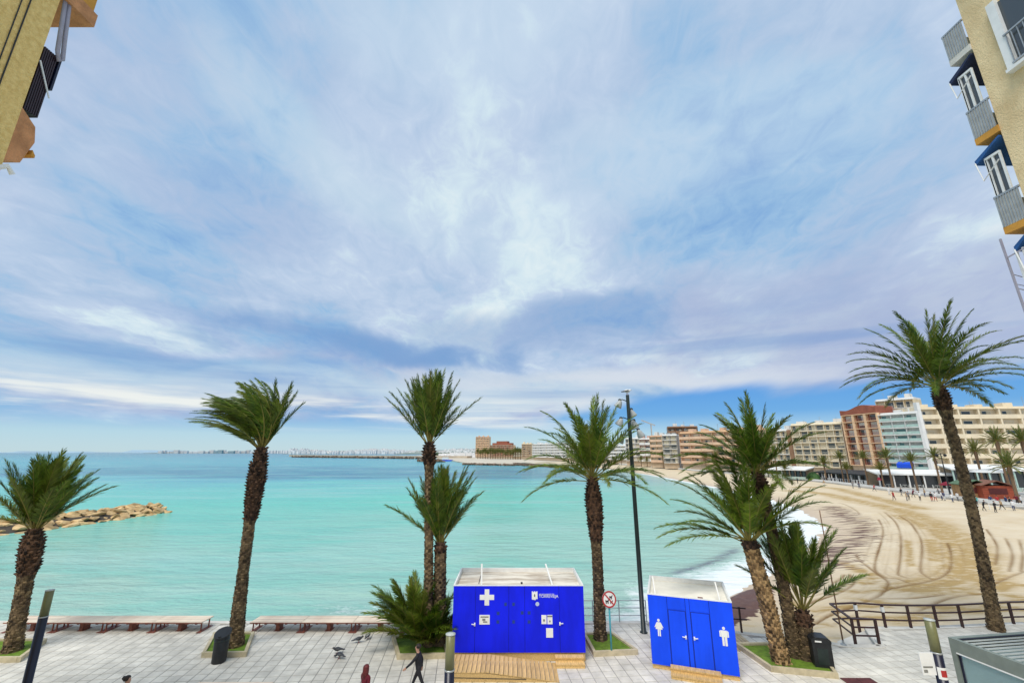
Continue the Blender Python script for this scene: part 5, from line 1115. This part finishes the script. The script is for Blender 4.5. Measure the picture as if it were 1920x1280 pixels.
mb = MB(); mb.add(V, F); mb.lathe([(1.7,0),(1.85,.6),(1.5,1.6),(.8,2.2),(.1,2.4)], 12); mb.build('foliage', mat('hedge leaf', (.035,.09,.02), .7, .3, 2, rnd=.3), hg)
ORD = 'first second third fourth fifth sixth seventh eighth ninth tenth eleventh twelfth thirteenth fourteenth fifteenth sixteenth seventeenth eighteenth nineteenth twentieth twenty-first twenty-second twenty-third twenty-fourth twenty-fifth twenty-sixth twenty-seventh twenty-eighth twenty-ninth thirtieth'.split()
nth = lambda k: ORD[min(k, len(ORD)-1)]
# ------------------------------------------------------------------ palms of the esplanade: three moulds, copied
M_fp = mat('esplanade palm leaf', (.15,.19,.035), .6, .3, .9, 0, rnd=.30, c2=(.07,.12,.025), transl=.2)
def far_palm_meshes(seed, th1, grav):
    r = np.random.default_rng(seed); Vs = []; Fs = []; k = 0; mb = MB()
    for i in range(34):
        inc = R(4+(th1-4)*((i+.5)/34)); az = i*2.39996+r.normal(0,.2); d0 = (math.sin(inc)*math.cos(az), math.sin(inc)*math.sin(az), math.cos(inc))
        V, F_, pts, _ = frond_geo(d0, 2.6*r.uniform(.85,1.1), grav, np.zeros(3), r, nleaf=26, lmax=.40, w=.075, stem=.15, seed=az); Vs.append(V); Fs.append(F_+k); k += len(V); mb.tube(pts[::4], [.04]*len(pts[::4]), 4, caps=False)
    V = list(map(tuple, np.concatenate(Vs))); F_ = [tuple(f) for f in np.concatenate(Fs)]
    nl = len(F_); F_ += [tuple(i+len(V) for i in f) for f in mb.f]; V += mb.v
    me = bpy.data.meshes.new('crown'); me.from_pydata(V, [], F_); me.materials.append(M_fp); me.materials.append(M_rachis); me.polygons.foreach_set('material_index', [0]*nl+[1]*(len(F_)-nl)); me.update(); return me
crowns = [far_palm_meshes(51, 92, .8), far_palm_meshes(52, 80, .7), far_palm_meshes(53, 105, 1.0)]
M_ftr = mat('esplanade palm trunk', (.27,.17,.10), .9, .4, 2, .4, 12, c2=(.13,.08,.045))
tm = MB(); tm.tube([(0,0,0),(.02,0,.25),(.0,0,.5),(-.01,0,.75),(0,0,.92),(0,0,1.0)], [.26,.2,.19,.2,.30,.18], 10); trunk1 = tm.mesh('trunk', M_ftr); trunk1.polygons.foreach_set('use_smooth', [True]*len(trunk1.polygons))
def far_palm(px_, ycrown, Yd, label, sc=1.0, k=0, pxb=None):
    c = atY(px_, ycrown, Yd); xb = c.x if pxb is None else atY(pxb, 905, Yd).x
    o = thing('palm_tree', label, 'palm tree', (c.x, c.y, 0), random.uniform(0, 6.28), 'palms along the esplanade'); tk = link('trunk', trunk1, o); tk.scale = (sc, sc, c.z); cw = link('crown', crowns[k], o, (0,0,c.z-.1)); cw.scale = (sc, sc, sc); return o
FP = [(1544,867,148,'esplanade palm in front of the left half of the cream block',1.15,0),(1574,858,140,'esplanade palm in front of the right half of the cream block',1.0,0),(1618,858,128,'esplanade palm in front of the brick red block',1.05,0),
      (1662,857,118,'esplanade palm between the brick red and white blocks',1.15,0),(1708,863,109,'esplanade palm right of the royal blue awning',1.0,0),(1751,855,103,'esplanade palm left of the tall right palm trunk',.95,2),(1828,845,100,'esplanade palm just right of the tall right palm trunk',1.15,2),
      (1868,826,92,'tall esplanade palm in front of the long beige block',1.25,2),(1916,826,90,'tall esplanade palm cut by the right edge',1.3,2),(1891,874,84,'nearest esplanade palm with broad drooping crown above the red hut',1.35,2),
      (1451,846,160,'esplanade palm before the beige block with brown gable',1.05,0),(1471,877,158,'short esplanade palm beside the black framed pavilion',1.1,0),(1587,879,138,'short esplanade palm at the foot of the brick red block',.95,1),(1651,880,118,'short esplanade palm left of the royal blue awning',.9,1)]
for a in FP: far_palm(a[0], a[1], a[2], a[3], a[4], a[5])
r = random.Random(5)
spots = [(1202,861,290),(1213,863,285),(1222,857,280),(1230,855,276),(1242,853,270),(1253,857,262),(1265,855,255),(1277,856,250),(1292,857,245),(1305,858,240),(1322,856,232),(1342,855,226),(1165,862,330),(1150,860,350),(1138,863,360),(1122,862,380),(1181,861,312)]
for k, (x, y, Yd) in enumerate(spots):
    o = far_palm(x, y, Yd, (nth(sorted(q[0] for q in spots if q[0] > 1185).index(x))+' small palm from the left in the esplanade row left of the planter palms') if x > 1185 else (nth(sorted(q[0] for q in spots if q[0] <= 1185).index(x))+' small palm from the left in the row behind the floodlight mast'), r.uniform(1.0,1.3), r.randrange(3))
    o['group'] = 'row of small palms on the esplanade' if x > 1185 else 'row of small palms behind the floodlight mast'
for k in range(18):
    x = 896+k*4.7; Yd = 690-k*5; o = far_palm(x, r.uniform(846,851), Yd, nth(k)+' tiny palm from the left in the row below the tan tower', r.uniform(2.4,3.2), r.randrange(3)); o['group'] = 'row of tiny palms on the far shore'
# street lamps
def street_lamp(px_, ytop, Yd, label):
    c = atY(px_, ytop, Yd); o = thing('street_lamp', label, 'street lamp', (c.x, c.y, 0)); m = MB(); m.tube([(0,0,0),(0,0,c.z)], [.14,.08], 8); m.build('post', M_black, o)
    m = MB(); m.bar((-.9,0,c.z-.2),(.9,0,c.z-.2),.08); m.build('arm', M_black, o)
    for s in (-.9,.9): m = MB(); m.lathe([(.1,c.z-.75),(.28,c.z-.6),(.30,c.z-.3),(.1,c.z-.15)], 8, (s,0,0)); m.build('lantern', M_black, o)
street_lamp(1763, 849, 96, 'black two-armed street lamp left of the tall right palm trunk'); street_lamp(1437, 862, 165, 'thin black street lamp in front of the beige block')
# people on the beach
poses = [stand, w2, dict(arml=.5, elbl=1.2, armr=-.2, elbr=1.0, legl=.05, legr=-.1, lean=.05), dict(arml=1.0, elbl=.4, armr=.8, elbr=.5, legl=-.3, legr=.35, lean=.5), walk]
PB = [(1677,937,1,[C_red,C_mar],'walker in red on the sand below the white block'),(1701,938,0,[C_tan,C_gry],'standing walker in tan on the sand'),(1705,937,2,[C_gry,C_blk],'walker in grey beside the walker in tan'),(1713,932,3,[C_mar,C_blk],'person in maroon stooping forward on the sand'),(1726,938,2,[C_wht,C_blk],'person in white top and black trousers on the sand'),
      (1748,939,0,[C_blk,C_red],'person with black top and red trousers on the sand'),(1755,939,1,[C_wht,C_red],'person in white and red on the sand'),(1767,937,0,[C_wht,C_blu],'person in white and navy before the restaurant'),(1772,938,2,[C_blu,C_wht],'person in navy top and white trousers before the restaurant'),(1787,941,4,[C_wht,C_blu],'person in white striding beside the tall right palm'),(1797,939,0,[C_wht,C_gry],'person in white and grey nearest the tall right palm trunk'),
      (1833,948,2,[C_tur,C_blk],'person in turquoise by the low white fence'),(1846,957,3,[C_blk,C_blk],'person in black leaning right of the person in turquoise'),(1880,955,4,[C_tan,C_blk],'person in tan stepping near the right edge'),(1889,948,0,[C_blu,C_blk],'person in navy near the right edge'),(1896,950,1,[C_blk,C_gry],'person in black and grey near the right edge'),(1909,946,2,[C_mar,C_blk],'person in maroon at the right edge'),(1917,947,0,[C_wht,C_blk],'person in white at the right edge')]
PB += [(a_, b_, k_ % 5, [(C_blk,C_wht,C_red,C_blu,C_gry,C_tan)[(k_*5) % 6], (C_blk,C_blu,C_gry,C_wht)[(k_*3) % 4]], 'stroller '+w_) for k_, (a_, b_, w_) in enumerate(((1496,906,'before the black framed pavilion'),(1546,911,'left of the low terrace in front of the cream block'),(1600,915,'on the sand before the right end of the low terrace'),(1612,916,'just right of the low black and white terrace'),(1640,920,'left of the furled burgundy parasol'),(1668,927,'at the left post of the white restaurant'),(1691,929,'at the second bay of the white restaurant'),(1735,931,'before the middle bay of the white restaurant'),(1762,931,'under the street lamp by the white restaurant'),(1860,946,'in front of the red hut door'),(1873,947,'at the right side of the red hut'),(1902,957,'on the sand nearest the right edge'),(1868,960,'on the sand below the red hut'),(1826,957,'on the sand just right of the tall palm trunk')))]
cache = {}
for k, (x, y, pz, cc, lab) in enumerate(PB):
    if pz not in cache: cache[pz] = body_mesh(poses[pz], [M_skin, C_gry, C_blk, C_blk], False, 1)
    me, J, zm = cache[pz]; me = me.copy(); me.materials[1] = cc[0]; me.materials[2] = cc[1]
    o = thing('person', lab, 'person', at(x, y, 0.0 if y < np.interp(x, [1440,1560,1640,1700,1800,1920], [893,904,914,922,935,950]) else -.40), random.uniform(0, 6.28), 'people on the beach'); link('body', me, o); hair(J, zm).build('hair', M_hairk, o, True)
# ------------------------------------------------------------------ spits, far shore, hills
def spit(name, pts, w, h, m, kind='structure'):
    b = MB(); n = len(pts); L_ = []; Rr_ = []
    for i, p in enumerate(pts):
        a = Vector((*pts[max(0,i-1)],0)); c = Vector((*pts[min(n-1,i+1)],0)); d = (c-a).normalized(); nn = Vector((-d.y,d.x,0)); wi = w*(.35 if i in (0,) else 1); L_.append(Vector((*p,0))+nn*wi); Rr_.append(Vector((*p,0))-nn*wi)
    poly = [(q.x,q.y) for q in L_] + [(q.x,q.y) for q in reversed(Rr_)]
    b.prism(poly, SEA-.4, SEA+h); o = b.build(name, m); o['kind'] = kind; return o
M_spit = mat('pale rock mole', (.50,.42,.32), .9, .25, .05); M_spitd = mat('dark rock mole', (.16,.11,.075), .9, .4, .08)
def rockmass(name, p0, p1, n, w, size, m, seed):
    r = random.Random(seed); b = MB()
    for i in range(n):
        u = r.random(); q = Vector(p0).lerp(Vector(p1), u)+Vector((r.uniform(-w,w), r.uniform(-w,w), r.uniform(0,.6)*size)); s = size*r.uniform(.6,1.3)
        M_ = Matrix.Rotation(r.uniform(0,3), 3, Vector((r.random(), r.random(), r.random())).normalized()); b.box(q, (s*1.3, s, s*.8), 0, 0, M_)
    o = b.build(name, m); o['kind'] = 'stuff'; o['label'] = 'rough rocks lining the low mole across the bay'; return o
q0, q1 = at(548,856,SEA), at(800,860,SEA)
spit('harbour_mole', [tuple(at(544,855.5,SEA)[:2]), tuple(at(620,856.5,SEA)[:2]), tuple(at(720,857.8,SEA)[:2]), tuple(at(800,859,SEA)[:2]), tuple(at(880,859.5,SEA)[:2])], 9, 4.6, M_spit)
rockmass('mole_rocks', at(548,857.0,SEA), at(800,860.2,SEA), 260, 4, 3.0, M_spitd, 8)
spit('low_jetty', [tuple(at(786,863.2,SEA)[:2]), tuple(at(826,863.2,SEA)[:2])], 7, 1.8, M_spit); rockmass('jetty_rocks', at(786,865,SEA), at(828,866,SEA), 90, 3, 2.4, M_spitd, 4)
spit('low_jetty', [tuple(at(868,869.5,SEA)[:2]), tuple(at(965,870.5,SEA)[:2])], 5, 1.1, M_spit); rockmass('jetty_rocks', at(870,871,SEA), at(962,873,SEA), 130, 1.5, 1.4, M_spitd, 5)
spit('low_jetty', [tuple(at(964,870,SEA)[:2]), tuple(at(1058,876,SEA)[:2])], 4, 1.5, M_spitd); rockmass('jetty_rocks', at(966,872,SEA), at(1056,877,SEA), 120, 2, 1.4, M_spitd, 6)
fp_ = MB(); pp = [tuple(at(x, y, -.6)[:2]) for x, y in ((846,862.5),(866,866),(884,868.6),(962,869.2),(985,866.5),(1010,866.5))]
fp_.prism(pp + [(120,640),(140,1500),(-330,1500)], SEA-.4, -.45); o = fp_.build('far_waterfront', mat('far waterfront ground', (.56,.50,.40), .9, .2, .03)); o['kind'] = 'structure'
# far town: a low hill shelf, blocks one can tell apart, and the pale mass behind
def far_pt(x, y, D): v = atY(x, y, D); return v
sh = MB()
for x0, x1, D, yt in ((270,560,5200,847.6),(530,900,3300,845),(740,1000,2600,843)):
    a = atY(x0, yt, D); c = atY(x1, yt, D); sh.add([(a.x,D,SEA-.5),(c.x,D,SEA-.5),(c.x,D+900,a.z+4),(a.x,D+900,a.z+4),(a.x,D,SEA+3),(c.x,D,SEA+3)], [(4,5,2,3),(0,1,5,4)])
o = sh.build('far_shore', mat('far shore ground', (.30,.32,.30), .95, .25, .006, c2=(.19,.24,.21))); o['kind'] = 'structure'
r = random.Random(9)
M_fw = mat('far pale wall', (.74,.73,.72), .9, .1, .05, rnd=.14); M_ft = mat('far teal wall', (.25,.40,.45), .9, .1, .05)
x = 296; k = 0
while x < 496:
    w = r.uniform(5, 11); D = 5000+r.uniform(-60,60); a = atY(x, 847, D); b2 = atY(x+w-.8, 847, D); h = r.choice((22,28,32,36,26)); o = thing('far_apartment_block', nth(k)+' pale block from the left in the distant row across the bay', 'building', (a.x, D, 0), 0, 'distant blocks across the bay')
    m = MB(); m.bbox((0,0,0),(b2.x-a.x,30,h)); m.build('wall', M_ft if k in (12,13,16) else M_fw, o)
    m = MB(); n = int(h/6)
    for q in range(n): m.bbox((.5,-.6,3+q*6),(b2.x-a.x-.5,-.02,4.6+q*6))
    m.build('window_band', M_greyb, o); x += w; k += 1
b = MB()
for i in range(900):
    if i < 620: x = r.uniform(540, 890); D = r.uniform(2750, 3900); zz = (D-2700)/1200*34*(.4+.6*math.sin(x*.02)**2)
    else: x = r.uniform(500, 620); D = r.uniform(4200, 5200); zz = 14
    q = atY(x, 847, D); w = r.uniform(7, 20); b.bbox((q.x, D, 0), (q.x+w, D+10, zz+r.uniform(7, 16)))
o = b.build('far_town', M_fw); o['kind'] = 'stuff'; o['label'] = 'pale low houses of the town spread across the far side of the bay'
b = MB(); 
for i in range(160):
    x = r.uniform(800, 1000); D = r.uniform(1200, 2400); q = atY(x, 850, D); s = r.uniform(3, 8); b.lathe([(s*.6,0),(s,s*.5),(s*.8,s*1.0),(.1,s*1.3)], 7, (q.x, D, 0))
o = b.build('far_trees', mat('far foliage', (.07,.11,.06), .9, .3, .1)); o['kind'] = 'stuff'; o['label'] = 'dark far-off trees between the harbour and the tan tower'
b = MB(); 
for i in range(130):
    x = r.uniform(820, 893); D = r.uniform(800, 1500); q = atY(x, 850, D); w = r.uniform(5,14); b.bbox((q.x,D,0),(q.x+w,D+8,r.uniform(3,9)))
o = b.build('far_houses', M_fw); o['kind'] = 'stuff'; o['label'] = 'small white houses left of the tan tower'
def hills(name, x0, x1, D, prof, m):
    n = 80; b = MB(); vs = []
    for i in range(n+1):
        x = x0+(x1-x0)*i/n; q = atY(x, 847, D); h = prof(x, i); vs += [(q.x, D, SEA-3), (q.x, D+300, max(2, h)), (q.x, D+3000, max(2, h)*.9)]
    b.add(vs, [(i*3+j, (i+1)*3+j, (i+1)*3+j+1, i*3+j+1) for i in range(n) for j in range(2)]); o = b.build(name, m, None, True); o['kind'] = 'structure'
pr = lambda amp, pk: (lambda x, i: amp*(.55+.25*math.sin(x*.06)+.15*math.sin(x*.17+1)+.1*math.sin(x*.41)) + sum(a*math.exp(-((x-c)/w)**2) for c, w, a in pk))
M_hill = mat('scrub hill with painted haze', (.30,.42,.50), .95, .2, .0006); M_hill2 = mat('nearer scrub hill with painted haze', (.22,.29,.29), .95, .25, .002)  # bluish distance haze is put into the hill colours
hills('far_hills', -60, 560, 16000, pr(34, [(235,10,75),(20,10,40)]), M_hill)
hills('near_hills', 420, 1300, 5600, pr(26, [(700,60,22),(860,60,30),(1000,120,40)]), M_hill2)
bt = thing('moored_boat', 'tiny blue boat moored at the low jetty left of the tan tower', 'boat', (*at(838,864,SEA)[:2], SEA))
m = MB(); m.prism([(-7,-2),(5,-2),(8,0),(5,2),(-7,2)], -.2, 1.6); m.build('hull', M_royal, bt); m = MB(); m.bbox((-6,-1.4,2.203),(2,1.4,4.6)); m.build('cabin', M_wht, bt); m = MB(); m.bar((0,0,4.6),(0,0,11),.2); m.build('mast', M_wht, bt)
